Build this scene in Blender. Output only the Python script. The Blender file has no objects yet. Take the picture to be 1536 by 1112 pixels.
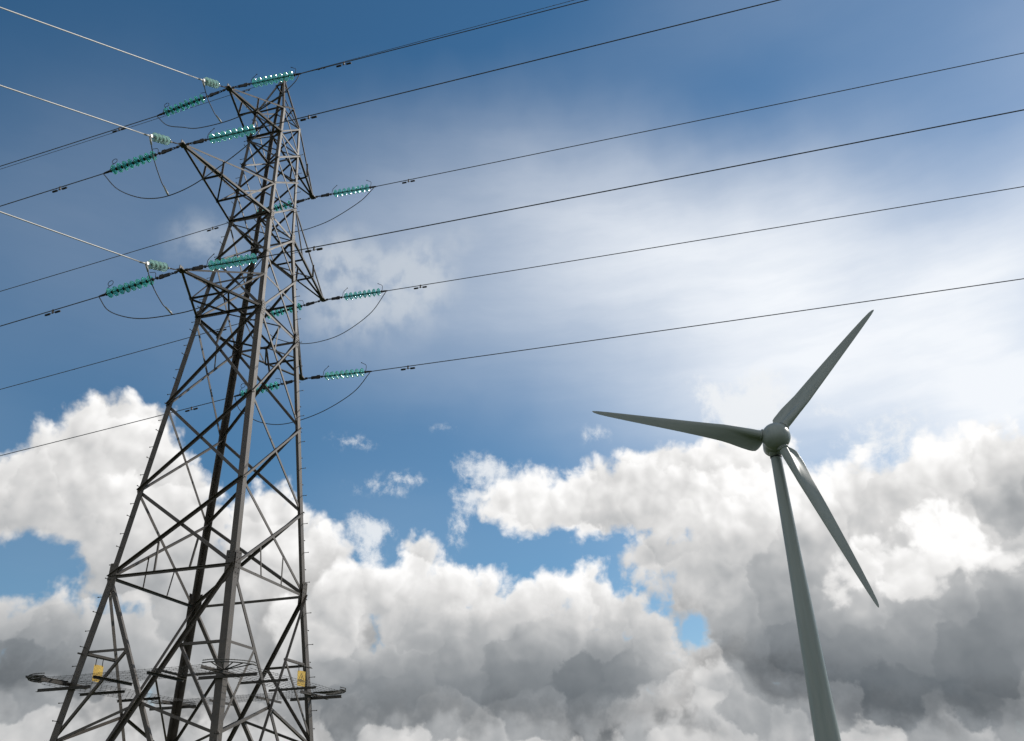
import bpy, math, random
from mathutils import Vector, Matrix
R = math.radians
random.seed(7)
scene = bpy.context.scene
col = scene.collection

# ------------------------------------------------------------------ camera
CAM_Z = 1.6
cam_data = bpy.data.cameras.new("camera")
cam = bpy.data.objects.new("camera", cam_data)
col.objects.link(cam)
cam_data.sensor_fit = 'HORIZONTAL'
cam_data.sensor_width = 36.0
cam_data.lens = 36.0 * 1275.087 / 1536.0
cam_data.clip_start = 0.1
cam_data.clip_end = 20000.0
cam.matrix_world = (Matrix.Translation((0, 0, CAM_Z)) @ Matrix.Rotation(R(90 + 28.0335), 4, 'X')
                    @ Matrix.Rotation(R(-1.5912), 4, 'Z'))
scene.camera = cam

# ------------------------------------------------------------------ exposure
scene.view_settings.view_transform = 'Standard'
scene.view_settings.look = 'None'
scene.view_settings.exposure = 0.0
scene.view_settings.gamma = 1.0
scene.cycles.max_bounces = 8
scene.cycles.transmission_bounces = 8
scene.cycles.use_adaptive_sampling = True
scene.cycles.adaptive_threshold = 0.015
scene.cycles.adaptive_min_samples = 8
scene.cycles.caustics_refractive = False
scene.cycles.caustics_reflective = False

# ------------------------------------------------------------------ sun
SUN_AZ, SUN_EL = 60.0, 36.0          # azimuth from +Y towards +X
sun_data = bpy.data.lights.new("sun", 'SUN')
sun_data.energy = 2.8
sun_data.angle = R(0.5)
sun_data.color = (1.0, 0.95, 0.88)
sun = bpy.data.objects.new("sun", sun_data)
col.objects.link(sun)
sdir = Vector((math.sin(R(SUN_AZ)) * math.cos(R(SUN_EL)), math.cos(R(SUN_AZ)) * math.cos(R(SUN_EL)), math.sin(R(SUN_EL))))
sun.rotation_euler = sdir.to_track_quat('Z', 'Y').to_euler()

# ------------------------------------------------------------------ world: sky and clouds
# clouds as (azimuth, elevation, radius, radius, turn, weight), all in degrees on the sky
# <cloud-data>
BRIGHT_HEADS = [(22.09, 13.42, 1.81, 1.56, 10.6, 1.0), (24.64, 13.02, 2.24, 1.55, -1.9, 1.0), (27.64, 13.77, 2.59, 1.68, -4.1, 1.0), (29.71, 12.76, 1.37, 0.82, -4.9, 1.0), (20.64, 12.19, 0.96, 0.77, 68.1, 1.0), (26.69, 15.17, 1.87, 1.55, 3.7, 1.0)]
FRONT_BANK = [(3.26, 12.07, 2.29, 1.41, -1.5, 1.0), (9.26, 7.88, 2.49, 1.96, 3.0, 1.0), (3.13, 11.38, 3.06, 1.65, -1.7, 1.0), (-6.73, 4.68, 12.27, 2.63, -1.1, 1.0), (-6.96, 15.12, 2.03, 1.98, 72.3, 1.0), (-8.75, 13.22, 3.06, 2.08, -1.5, 1.0), (-11.18, 13.81, 2.18, 1.86, -6.8, 1.0), (-5.23, 13.64, 2.67, 1.89, -1.6, 1.0), (-2.2, 13.48, 2.06, 1.77, -2.3, 1.0), (0.55, 12.91, 1.87, 1.59, -0.8, 1.0), (2.0, 13.29, 1.35, 1.07, 86.1, 1.0), (4.58, 13.27, 2.02, 1.68, 82.8, 1.0), (6.65, 11.64, 2.61, 1.73, -1.1, 1.0), (8.89, 10.3, 1.8, 1.68, 19.6, 1.0), (-7.73, 9.55, 6.38, 3.61, -1.4, 1.0), (-0.86, 9.45, 7.34, 3.64, -1.4, 1.0), (4.68, 8.48, 5.95, 3.19, -1.4, 1.0), (-12.91, 11.32, 3.37, 2.81, -7.8, 1.0), (-11.86, 8.56, 4.54, 3.13, -3.4, 1.0), (-3.45, 6.54, 13.85, 2.33, -1.1, 1.0)]
FRONT_GAP = [(-9.67, 10.96, 0.49, 0.42, -77.9, 1.0)]
LEFT_BANK = [(-17.18, 5.87, 7.7, 2.77, -0.7, 1.0), (-27.95, 21.27, 3.46, 3.11, -8.0, 1.0), (-25.23, 20.75, 3.61, 2.81, -73.6, 1.0), (-30.43, 19.41, 2.87, 2.59, -54.4, 1.0), (-31.75, 17.26, 2.9, 2.41, -63.5, 1.0), (-27.86, 17.19, 4.88, 3.71, -0.4, 1.0), (-23.88, 17.83, 4.28, 3.17, -74.5, 1.0), (-21.47, 16.82, 2.47, 2.21, -14.7, 1.0), (-16.73, 17.57, 2.72, 2.55, -28.5, 1.0), (-14.73, 14.95, 3.44, 2.89, -6.4, 1.0), (-18.55, 13.56, 6.12, 3.22, 1.0, 1.0), (-23.42, 14.06, 5.41, 2.56, 2.6, 1.0), (-13.73, 15.82, 2.61, 1.88, -1.2, 1.0), (-28.91, 10.26, 3.43, 1.98, -0.6, 1.0), (-31.61, 11.68, 1.49, 0.79, 1.9, 1.0), (-24.21, 9.97, 4.42, 2.42, -0.5, 1.0), (-27.48, 6.76, 9.12, 2.79, 0.8, 1.0), (-16.13, 10.46, 8.12, 3.94, -0.1, 1.0), (-36.06, 14.95, 5.8, 3.39, -70.9, 1.0)]
LEFT_GAP = [(-29.71, 13.89, 1.83, 1.27, -0.7, 1.0)]
LOW_BANK = [(-0.66, 3.62, 53.29, 1.57, -1.4, 1.0), (-27.75, 4.87, 4.95, 1.69, -0.6, 1.0), (-17.4, 4.59, 5.69, 1.26, -0.5, 1.0), (-6.73, 4.76, 4.91, 1.21, -1.1, 1.0), (-0.97, 4.49, 4.96, 1.29, -1.4, 1.0), (7.25, 4.4, 4.06, 1.2, -1.7, 1.0), (12.75, 6.36, 2.87, 2.23, 25.4, 1.0), (14.85, 4.57, 4.63, 1.84, -1.5, 1.0), (21.1, 3.89, 6.07, 1.06, -2.8, 1.0), (27.18, 3.38, 4.84, 0.84, -3.0, 1.0), (-28.81, 6.72, 3.96, 1.03, 1.2, 1.0)]
RIGHT_BANK = [(6.88, 4.71, 10.19, 2.64, -1.8, 1.0), (11.7, 7.56, 2.76, 2.41, 67.1, 1.0), (0.78, 19.27, 3.38, 2.2, -9.9, 1.0), (5.93, 19.13, 5.02, 2.71, -2.8, 1.0), (11.05, 19.41, 5.01, 3.21, -3.5, 1.0), (8.99, 15.27, 2.0, 1.61, 0.4, 1.0), (15.91, 18.71, 5.24, 4.03, -2.1, 1.0), (20.1, 15.89, 5.31, 4.08, -0.9, 1.0), (25.12, 16.62, 5.4, 4.18, -1.9, 1.0), (30.0, 16.37, 5.35, 4.29, -1.1, 1.0), (14.81, 14.6, 6.47, 3.05, 14.5, 1.0), (20.21, 10.46, 9.26, 4.27, -3.7, 1.0), (26.79, 9.77, 7.7, 4.78, -1.5, 1.0), (14.81, 9.33, 5.25, 3.14, -1.2, 1.0), (20.72, 5.52, 15.31, 2.9, -3.3, 1.0), (33.49, 11.79, 7.99, 4.64, 68.9, 1.0)]
RIGHT_GAP = [(11.42, 10.83, 0.61, 0.42, 79.4, 1.0), (25.43, 20.34, 1.24, 0.86, 31.0, 1.0), (20.86, 20.6, 1.36, 1.09, -2.9, 1.0)]
THIN = [(-14.15, 34.94, 3.79, 2.01, 23.3, 0.75), (-10.36, 33.48, 4.63, 2.46, 17.7, 0.8), (-6.68, 34.1, 3.21, 3.09, -0.4, 0.7), (-3.47, 37.02, 1.39, 0.96, 0.6, 0.4), (-23.76, 34.91, 2.87, 1.87, 9.2, 0.6), (-12.71, 30.68, 5.53, 1.98, 4.1, 0.5)]
WISPS = [(18.07, 24.48, 1.56, 1.35, 71.9, 1.5), (15.04, 24.99, 1.45, 0.81, -34.4, 1.2), (16.0, 23.24, 1.82, 0.95, -6.6, 0.9), (-10.48, 16.56, 1.39, 0.79, -64.2, 1.1), (-9.86, 17.43, 1.0, 0.43, -8.3, 0.8), (-11.6, 23.02, 1.41, 0.53, -6.6, 0.45), (-9.33, 20.34, 2.12, 0.62, 12.6, 0.45), (-7.0, 20.65, 1.22, 0.48, 0.6, 0.32), (-8.13, 19.63, 0.93, 0.39, 0.8, 0.3), (-2.74, 21.64, 1.15, 0.75, -0.8, 0.9), (-0.83, 21.07, 1.34, 0.75, -1.2, 0.9), (-2.89, 19.52, 1.13, 0.7, -0.8, 0.9), (-3.91, 17.69, 1.4, 0.69, 68.4, 0.7), (-5.17, 24.31, 0.98, 0.4, 0.3, 0.3), (22.1, 23.3, 1.03, 0.42, -9.4, 0.7), (25.31, 20.69, 2.46, 1.6, 12.2, 0.8), (6.04, 23.32, 0.97, 0.62, -2.9, 0.5)]
TONE = [(-32.21, 22.88, 3.15, 2.43, 0.06), (-28.84, 23.49, 3.35, 2.5, 0.082), (-25.24, 24.07, 3.55, 2.57, 0.088), (17.32, 24.15, 3.86, 2.68, 0.16), (25.01, 22.85, 3.5, 2.56, 0.07), (28.53, 22.11, 3.3, 2.5, 0.063), (31.83, 21.35, 3.09, 2.42, 0.112), (34.9, 20.58, 2.89, 2.35, 0.09), (-33.21, 20.24, 3.0, 2.37, 0.07), (-29.99, 20.79, 3.2, 2.44, 0.027), (-26.56, 21.31, 3.39, 2.51, 0.041), (-22.91, 21.78, 3.57, 2.58, 0.085), (-2.24, 22.87, 4.12, 2.76, 0.044), (2.12, 22.77, 4.12, 2.76, 0.084), (6.46, 22.54, 4.07, 2.75, 0.107), (10.71, 22.2, 3.98, 2.72, 0.086), (14.84, 21.77, 3.85, 2.68, 0.086), (18.8, 21.25, 3.7, 2.63, 0.045), (22.59, 20.67, 3.53, 2.58, 0.136), (26.17, 20.03, 3.34, 2.51, 0.109), (29.53, 19.37, 3.15, 2.44, 0.125), (32.68, 18.68, 2.96, 2.37, 0.08), (-34.14, 17.7, 2.87, 2.3, 0.058), (-31.06, 18.18, 3.06, 2.38, 0.012), (-27.78, 18.63, 3.24, 2.45, 0.043), (-24.3, 19.05, 3.42, 2.52, 0.047), (-20.62, 19.42, 3.59, 2.58, 0.039), (-16.76, 19.72, 3.74, 2.63, 0.115), (-0.14, 20.09, 4.03, 2.73, 0.121), (4.11, 19.93, 4.0, 2.73, 0.055), (12.41, 19.33, 3.84, 2.67, 0.075), (16.39, 18.91, 3.7, 2.63, 0.074), (20.19, 18.42, 3.55, 2.58, 0.181), (23.82, 17.88, 3.38, 2.51, -0.061), (27.24, 17.31, 3.2, 2.45, 0.076), (30.47, 16.71, 3.01, 2.37, -0.102), (33.48, 16.11, 2.83, 2.3, -0.076), (-28.93, 16.05, 3.1, 2.37, 0.016), (-25.59, 16.41, 3.28, 2.44, 0.044), (-22.07, 16.73, 3.44, 2.51, 0.08), (-14.52, 17.22, 3.72, 2.61, 0.11), (-10.53, 17.37, 3.82, 2.65, 0.056), (-6.44, 17.43, 3.9, 2.68, 0.038), (-2.3, 17.42, 3.93, 2.69, 0.046), (1.86, 17.31, 3.93, 2.69, 0.024), (6.0, 17.12, 3.88, 2.68, 0.027), (10.06, 16.86, 3.8, 2.65, 0.024), (14.02, 16.52, 3.7, 2.61, 0.084), (17.84, 16.12, 3.56, 2.56, 0.03), (21.49, 15.67, 3.41, 2.51, -0.016), (24.97, 15.19, 3.24, 2.44, 0.023), (28.25, 14.68, 3.07, 2.37, 0.13), (31.34, 14.16, 2.89, 2.29, -0.023), (-33.0, 13.24, 2.82, 2.21, -0.003), (-29.99, 13.56, 2.98, 2.29, 0.008), (-26.8, 13.86, 3.14, 2.36, -0.025), (-23.43, 14.14, 3.3, 2.43, -0.051), (-19.88, 14.37, 3.45, 2.49, -0.016), (-16.17, 14.56, 3.59, 2.54, 0.054), (-12.33, 14.7, 3.7, 2.58, 0.065), (-8.38, 14.77, 3.78, 2.61, 0.083), (-4.35, 14.78, 3.83, 2.63, 0.13), (-0.29, 14.71, 3.84, 2.64, 0.058), (3.77, 14.57, 3.82, 2.63, 0.147), (7.78, 14.37, 3.76, 2.61, -0.021), (11.71, 14.11, 3.68, 2.58, -0.011), (15.53, 13.79, 3.56, 2.54, -0.044), (19.2, 13.42, 3.42, 2.49, -0.064), (22.71, 13.02, 3.27, 2.43, 0.127), (26.04, 12.6, 3.11, 2.36, -0.016), (29.19, 12.16, 2.95, 2.28, 0.05), (-30.99, 11.19, 2.87, 2.2, 0.027), (-27.94, 11.43, 3.02, 2.27, 0.058), (-24.7, 11.65, 3.18, 2.34, 0.04), (-21.3, 11.84, 3.32, 2.4, 0.002), (-17.73, 11.99, 3.45, 2.46, -0.003), (-14.03, 12.11, 3.57, 2.5, 0.049), (-10.21, 12.17, 3.66, 2.54, -0.029), (-6.3, 12.19, 3.72, 2.56, -0.059), (-2.35, 12.15, 3.75, 2.58, 0.04), (1.63, 12.05, 3.75, 2.58, -0.009), (5.58, 11.89, 3.71, 2.56, 0.087), (9.47, 11.69, 3.65, 2.54, 0.004), (13.27, 11.44, 3.55, 2.5, -0.014), (16.95, 11.15, 3.43, 2.46, -0.036), (20.48, 10.82, 3.3, 2.4, 0.003), (23.85, 10.48, 3.15, 2.34, -0.026), (27.05, 10.12, 2.99, 2.27, -0.1), (30.08, 9.75, 2.84, 2.19, -0.12), (-31.93, 8.92, 2.76, 2.1, -0.182), (-29.0, 9.1, 2.91, 2.17, -0.167), (-25.9, 9.26, 3.06, 2.24, -0.101), (-22.63, 9.4, 3.2, 2.31, 0.015), (-19.2, 9.52, 3.33, 2.37, -0.054), (-15.64, 9.61, 3.45, 2.42, 0.02), (-11.95, 9.66, 3.54, 2.46, 0.054), (-8.16, 9.67, 3.62, 2.49, 0.039), (-4.31, 9.64, 3.66, 2.5, -0.033), (-0.42, 9.56, 3.67, 2.51, -0.028), (3.46, 9.45, 3.66, 2.5, -0.043), (7.3, 9.29, 3.61, 2.48, -0.148), (11.07, 9.09, 3.53, 2.45, 0.16), (14.74, 8.86, 3.43, 2.41, -0.172), (18.29, 8.61, 3.31, 2.36, -0.101), (21.69, 8.33, 3.18, 2.3, -0.105), (24.93, 8.05, 3.03, 2.24, -0.043), (28.0, 7.75, 2.89, 2.17, -0.085), (-29.99, 6.88, 2.81, 2.07, -0.079), (-27.02, 6.99, 2.95, 2.14, 0.005), (-23.88, 7.08, 3.08, 2.21, -0.037), (-20.58, 7.15, 3.21, 2.27, -0.032), (-17.15, 7.21, 3.33, 2.32, 0.011), (-13.59, 7.23, 3.43, 2.36, -0.115), (-9.92, 7.23, 3.51, 2.4, -0.179), (-6.18, 7.2, 3.57, 2.42, -0.115), (-2.39, 7.14, 3.59, 2.43, -0.15), (1.41, 7.04, 3.59, 2.43, -0.145), (5.2, 6.92, 3.56, 2.42, -0.19), (8.93, 6.77, 3.5, 2.4, 0.035), (12.58, 6.59, 3.42, 2.36, 0.026), (16.13, 6.4, 3.31, 2.32, -0.114), (19.55, 6.18, 3.19, 2.27, -0.126), (22.82, 5.96, 3.06, 2.21, -0.17), (25.94, 5.73, 2.93, 2.14, -0.161), (28.89, 5.49, 2.79, 2.07, -0.131), (-30.93, 4.78, 2.72, 1.97, 0.009), (-28.07, 4.83, 2.85, 2.04, 0.024), (-25.05, 4.87, 2.98, 2.11, 0.008), (-21.88, 4.9, 3.1, 2.17, 0.009), (-18.58, 4.91, 3.22, 2.22, 0.004), (-15.14, 4.91, 3.32, 2.27, 0.06), (-11.59, 4.89, 3.41, 2.3, -0.039), (-7.96, 4.85, 3.47, 2.33, 0.064), (-4.27, 4.79, 3.51, 2.35, 0.032), (-0.55, 4.71, 3.52, 2.35, 0.024), (3.17, 4.61, 3.5, 2.35, 0.046), (6.86, 4.49, 3.46, 2.33, 0.018), (10.48, 4.35, 3.4, 2.3, 0.003), (14.01, 4.2, 3.31, 2.26, -0.008), (17.44, 4.04, 3.2, 2.22, 0.01), (20.73, 3.87, 3.09, 2.16, 0.034), (23.89, 3.7, 2.96, 2.1, 0.014), (26.89, 3.53, 2.83, 2.04, -0.018), (29.73, 3.35, 2.7, 1.97, -0.02)]
VEIL = [(-30.61, 50.16, 10.18, 4.66, -0.001), (-8.91, 53.63, 12.79, 4.72, 0.023), (3.36, 53.73, 12.96, 4.73, -0.003), (25.93, 50.46, 10.74, 4.75, -0.01), (34.92, 47.65, 9.16, 4.69, 0.019), (42.27, 44.53, 7.72, 4.54, 0.028), (-41.03, 42.47, 7.72, 4.64, -0.007), (-24.59, 47.42, 10.5, 4.94, 0.0), (-14.2, 49.05, 11.68, 5.0, -0.005), (-2.84, 49.7, 12.25, 5.04, -0.031), (8.69, 49.21, 11.98, 5.05, 0.005), (19.51, 47.66, 10.99, 5.03, 0.115), (29.01, 45.32, 9.64, 4.95, 0.049), (43.6, 39.56, 7.0, 4.58, 0.091), (-36.03, 40.0, 8.15, 4.89, 0.009), (-28.04, 42.28, 9.44, 5.09, 0.014), (-18.72, 44.1, 10.62, 5.22, -0.009), (-8.31, 45.15, 11.41, 5.3, -0.004), (2.62, 45.21, 11.56, 5.32, 0.014), (13.31, 44.26, 11.0, 5.3, -0.098), (23.1, 42.44, 9.95, 5.21, -0.106), (31.61, 40.05, 8.69, 5.06, 0.037), (38.78, 37.38, 7.46, 4.84, 0.022), (-38.12, 34.93, 7.34, 4.89, 0.021), (-30.96, 37.07, 8.5, 5.15, 0.041), (-13.1, 40.21, 10.54, 5.48, 0.063), (-2.89, 40.7, 10.97, 5.55, 0.127), (7.45, 40.29, 10.79, 5.55, 0.235), (17.29, 39.01, 10.07, 5.47, 0.034), (26.15, 37.08, 9.02, 5.31, 0.167), (33.82, 34.77, 7.86, 5.08, -0.161), (40.29, 32.31, 6.75, 4.81, 0.219), (-39.91, 29.98, 6.62, 4.83, 0.016), (-33.45, 31.91, 7.67, 5.12, 0.035), (-25.89, 33.66, 8.74, 5.37, 0.021), (-17.28, 35.04, 9.68, 5.57, 0.031), (-7.83, 35.82, 10.29, 5.69, 0.088), (2.02, 35.83, 10.42, 5.73, 0.062), (11.71, 35.06, 10.02, 5.67, 0.369), (20.74, 33.62, 9.21, 5.53, 0.314), (28.77, 31.72, 8.18, 5.3, 0.224), (35.71, 29.59, 7.12, 5.03, 0.461), (-35.58, 26.91, 6.93, 5.01, 0.005), (-28.74, 28.47, 7.93, 5.3, 0.021), (-20.91, 29.8, 8.86, 5.55, 0.01), (-12.21, 30.71, 9.58, 5.73, 0.138), (-2.94, 31.03, 9.93, 5.82, 0.098), (6.44, 30.68, 9.81, 5.8, 0.141), (15.46, 29.7, 9.26, 5.69, 0.055), (23.72, 28.24, 8.41, 5.48, 0.287), (31.03, 26.48, 7.44, 5.21, 0.124), (-37.44, 22.15, 6.3, 4.83, 0.044), (-31.21, 23.47, 7.21, 5.15, -0.012), (-24.07, 24.66, 8.11, 5.43, 0.027), (-16.08, 25.57, 8.88, 5.65, -0.021), (-7.43, 26.05, 9.38, 5.8, -0.035), (1.54, 26.01, 9.49, 5.83, 0.022), (10.39, 25.42, 9.18, 5.76, 0.189), (18.74, 24.38, 8.53, 5.59, 0.377), (26.32, 23.0, 7.69, 5.34, 0.103), (32.99, 21.47, 6.77, 5.04, 0.825), (-19.49, 20.53, 8.2, 5.47, -0.022), (-11.46, 21.05, 8.79, 5.66, 0.035), (-2.98, 21.19, 9.07, 5.75, -0.023), (5.6, 20.91, 8.99, 5.74, -0.033), (13.91, 20.22, 8.55, 5.61, 0.023), (21.63, 19.22, 7.86, 5.39, 0.104), (-29.26, 15.08, 6.82, 4.92, 0.061), (-7.09, 16.4, 8.61, 5.57, 0.067), (1.13, 16.3, 8.7, 5.6, 0.04), (9.28, 15.89, 8.47, 5.53, 0.024), (-3.01, 11.74, 8.35, 5.38, -0.06), (12.59, 11.08, 7.95, 5.24, 0.086)]
# </cloud-data>
SKY_STRENGTH = 0.1
world = bpy.data.worlds.new("World")
scene.world = world
world.use_nodes = True
NT = world.node_tree
NT.nodes.clear()
LK = NT.links.new


def put(sock, v):
    if isinstance(v, bpy.types.NodeSocket):
        LK(v, sock)
    else:
        sock.default_value = v


def mth(op, a, b=None, c=None, clamp=False):
    n = NT.nodes.new('ShaderNodeMath')
    n.operation = op
    n.use_clamp = clamp
    for s, v in zip(n.inputs, (a, b, c)):
        if v is not None:
            put(s, v)
    return n.outputs[0]


def vmth(op, a, b=None, s=None):
    n = NT.nodes.new('ShaderNodeVectorMath')
    n.operation = op
    put(n.inputs[0], a)
    if b is not None:
        put(n.inputs[1], b)
    if s is not None:
        put(n.inputs['Scale'], s)
    return n.outputs['Value'] if op in ('LENGTH', 'DOT_PRODUCT') else n.outputs['Vector']


def ell_len(p, e, k=1.0):                # 0 at the middle of the ellipse, 1 on its edge
    u, v, ru, rv, rot = e[:5]
    ru, rv = ru * k, rv * k
    if abs(rot) > 45:
        rot, ru, rv = rot - math.copysign(90, rot), rv, ru
    if abs(rot) < 7 or max(ru, rv) / min(ru, rv) < 1.2:
        n = NT.nodes.new('ShaderNodeVectorMath')
        n.operation = 'MULTIPLY_ADD'
        put(n.inputs[0], p)
        n.inputs[1].default_value = (1 / ru, 1 / rv, 0)
        n.inputs[2].default_value = (-u / ru, -v / rv, 0)
        return vmth('LENGTH', n.outputs[0])
    ca, sa = math.cos(R(rot)), math.sin(R(rot))
    q = NT.nodes.new('ShaderNodeCombineXYZ')
    LK(mth('SUBTRACT', vmth('DOT_PRODUCT', p, (ca / ru, sa / ru, 0)), (u * ca + v * sa) / ru), q.inputs[0])
    LK(mth('SUBTRACT', vmth('DOT_PRODUCT', p, (-sa / rv, ca / rv, 0)), (v * ca - u * sa) / rv), q.inputs[1])
    return vmth('LENGTH', q.outputs[0])


def union(p, ells, k=1.2):               # rough distance in degrees, positive inside
    acc = None
    for e in ells:
        r = min(e[2], e[3])
        d = mth('MULTIPLY_ADD', ell_len(p, e), -r, r)
        acc = d if acc is None else mth('SMOOTH_MAX', acc, d, k)
    return acc


def soft_sum(p, ells, k=1.5):
    acc = None
    for e in ells:
        f = mth('SUBTRACT', 1.0, ell_len(p, e, k), clamp=True)
        acc = mth('MULTIPLY_ADD', f, e[5], 0.0 if acc is None else acc)
    return acc


def blend(p, spots, mean):               # smooth field: a sum of round gaussians on the sky
    acc = mean
    for u, v, ru, rv, wt in spots:
        n = NT.nodes.new('ShaderNodeVectorMath')
        n.operation = 'MULTIPLY_ADD'
        put(n.inputs[0], p)
        n.inputs[1].default_value = (1 / ru, 1 / rv, 0)
        n.inputs[2].default_value = (-u / ru, -v / rv, 0)
        q = n.outputs[0]
        g = mth('EXPONENT', mth('MULTIPLY', vmth('DOT_PRODUCT', q, q), -1.0))
        acc = mth('MULTIPLY_ADD', g, wt, acc)
    return acc


def smooth(x, lo, hi, a=0.0, b=1.0):
    n = NT.nodes.new('ShaderNodeMapRange')
    n.interpolation_type = 'SMOOTHSTEP'
    for s, v in zip(n.inputs[:5], (x, lo, hi, a, b)):
        put(s, v)
    return n.outputs[0]


def noise(p, scale, detail=4.0, rough=0.55, typ='FBM', out='Fac', lac=2.0):
    n = NT.nodes.new('ShaderNodeTexNoise')
    n.noise_dimensions = '2D'
    n.noise_type = typ
    put(n.inputs['Vector'], p)
    n.inputs['Scale'].default_value = scale
    n.inputs['Detail'].default_value = detail
    n.inputs['Roughness'].default_value = rough
    n.inputs['Lacunarity'].default_value = lac
    return n.outputs[out]


def puffs(p, scale, detail=3.0, rough=0.5):
    n = NT.nodes.new('ShaderNodeTexVoronoi')
    n.voronoi_dimensions = '2D'
    n.feature = 'F1'
    n.normalize = True
    put(n.inputs['Vector'], p)
    n.inputs['Scale'].default_value = scale
    n.inputs['Detail'].default_value = detail
    n.inputs['Roughness'].default_value = rough
    n.inputs['Lacunarity'].default_value = 2.1
    return n.outputs['Distance']


def mixc(f, a, b):
    n = NT.nodes.new('ShaderNodeMix')
    n.data_type = 'RGBA'
    put(n.inputs['Factor'], f)
    put(n.inputs['A'] if False else n.inputs[6], a)
    put(n.inputs[7], b)
    return n.outputs[2]


def ramp(f, stops):
    n = NT.nodes.new('ShaderNodeValToRGB')
    put(n.inputs[0], f)
    el = n.color_ramp.elements
    while len(el) < len(stops):
        el.new(0.5)
    for e, (pos, c) in zip(el, stops):
        e.position = pos
        e.color = (*c, 1)
    return n.outputs['Color']


tc = NT.nodes.new('ShaderNodeTexCoord')
sep = NT.nodes.new('ShaderNodeSeparateXYZ')
LK(tc.outputs['Generated'], sep.inputs[0])
az = mth('MULTIPLY', mth('ARCTAN2', sep.outputs[0], sep.outputs[1]), 180 / math.pi)
el_ = mth('MULTIPLY', mth('ARCSINE', sep.outputs[2]), 180 / math.pi)
cmb = NT.nodes.new('ShaderNodeCombineXYZ')
LK(az, cmb.inputs[0])
LK(el_, cmb.inputs[1])
P0 = cmb.outputs[0]
HALF = (0.5, 0.5, 0.5)
# slow drift that bends every outline, then the finer billows
w1 = vmth('SCALE', vmth('SUBTRACT', noise(P0, 0.16, 3.0, 0.5, out='Color'), HALF), s=1.3)
w2 = vmth('SCALE', vmth('SUBTRACT', noise(P0, 0.9, 3.0, 0.5, out='Color'), HALF), s=0.6)
P1 = vmth('ADD', P0, w1)
P2 = vmth('ADD', P1, w2)
UP = (0.55, 0.65, 0.0)                  # towards the sun, in degrees of sky
puf = puffs(P2, 0.42, 3.0, 0.55)
puf_s = puffs(vmth('ADD', P2, UP), 0.42, 1.0, 0.5)
fb = noise(P1, 0.55, 5.0, 0.52)
fb_s = noise(vmth('ADD', P1, UP), 0.55, 2.0, 0.5)
fb_l = noise(P1, 0.55, 2.0, 0.5)
fine = noise(P1, 1.25, 6.0, 0.65)
puf_l = puffs(P2, 0.42, 1.0, 0.5)
bump = mth('ADD', mth('MULTIPLY_ADD', puf, -2.4, 0.95), mth('MULTIPLY_ADD', fb, 1.8, -0.9))
bump_s = mth('ADD', mth('MULTIPLY_ADD', puf_s, -2.4, 0.95), mth('MULTIPLY_ADD', fb_s, 1.8, -0.9))
relief = mth('SUBTRACT', mth('ADD', mth('MULTIPLY_ADD', puf_l, -2.4, 0.95), mth('MULTIPLY_ADD', fb_l, 1.8, -0.9)), bump_s)   # positive where a billow faces the sun

# how much light comes through the cloud at each place (thick grey bases, bright tops)
lump = NT.nodes.new('ShaderNodeTexVoronoi')          # heads of cloud: each takes one tone and catches light on its upper side
lump.voronoi_dimensions = '2D'
lump.feature = 'SMOOTH_F1'
lump.inputs['Smoothness'].default_value = 0.32
lump.inputs['Scale'].default_value = 0.40
PL = vmth('ADD', P2, vmth('SCALE', vmth('SUBTRACT', noise(P0, 0.55, 4.0, 0.55, out='Color'), HALF), s=2.2))
LK(PL, lump.inputs['Vector'])
head = vmth('SUBTRACT', PL, lump.outputs['Position'])
head_t = vmth('DOT_PRODUCT', head, (0.014, 0.030, 0.0))
PT = vmth('SUBTRACT', P1, vmth('SCALE', head, s=0.5))
tone = blend(PT, TONE, 0.75)
tone = mth('ADD', tone, mth('MULTIPLY', head_t, smooth(tone, 0.45, 0.8, 0.35, 1.0)))


# billow detail fades out in the thick grey bases
detail = mth('MULTIPLY', mth('ADD', relief, mth('MULTIPLY_ADD', fb_l, 1.6, -0.8)), smooth(tone, 0.48, 0.85, 0.30, 1.0))
covered = [0.0]


def bank(under, ells, gaps, soft=0.9, lift=0.0, rim=0.05, relief_gain=0.06, behind=0.22):
    d = union(P1, ells)
    d = mth('ADD', d, bump)
    if gaps:
        d = mth('SMOOTH_MIN', d, mth('SUBTRACT', mth('MULTIPLY', bump, 0.8), union(P2, gaps, 0.5)), 0.5)
    alpha = smooth(d, 0.0, soft)
    g = mth('MULTIPLY_ADD', mth('MULTIPLY', detail, relief_gain), 1.0, tone)
    g = mth('ADD', g, smooth(d, 0.2, 1.8, rim + lift, lift))
    c = ramp(g, [(0.40, (0.126, 0.146, 0.164)), (0.55, (0.252, 0.271, 0.289)), (0.70, (0.438, 0.450, 0.460)),
                 (0.85, (0.695, 0.690, 0.684)), (0.93, (0.85, 0.842, 0.832)), (1.0, (1.02, 1.01, 1.0))])
    c = vmth('SCALE', c, s=1.0 / SKY_STRENGTH)
    # cloud behind lies in the shade of the nearer bank just past its edge
    sh = mth('MULTIPLY', smooth(d, -1.6, 0.2, 0.0, behind), covered[0])
    under = vmth('SCALE', under, s=mth('SUBTRACT', 1.0, sh))
    covered[0] = mth('MAXIMUM', covered[0], alpha)
    return mixc(alpha, under, c)


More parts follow.
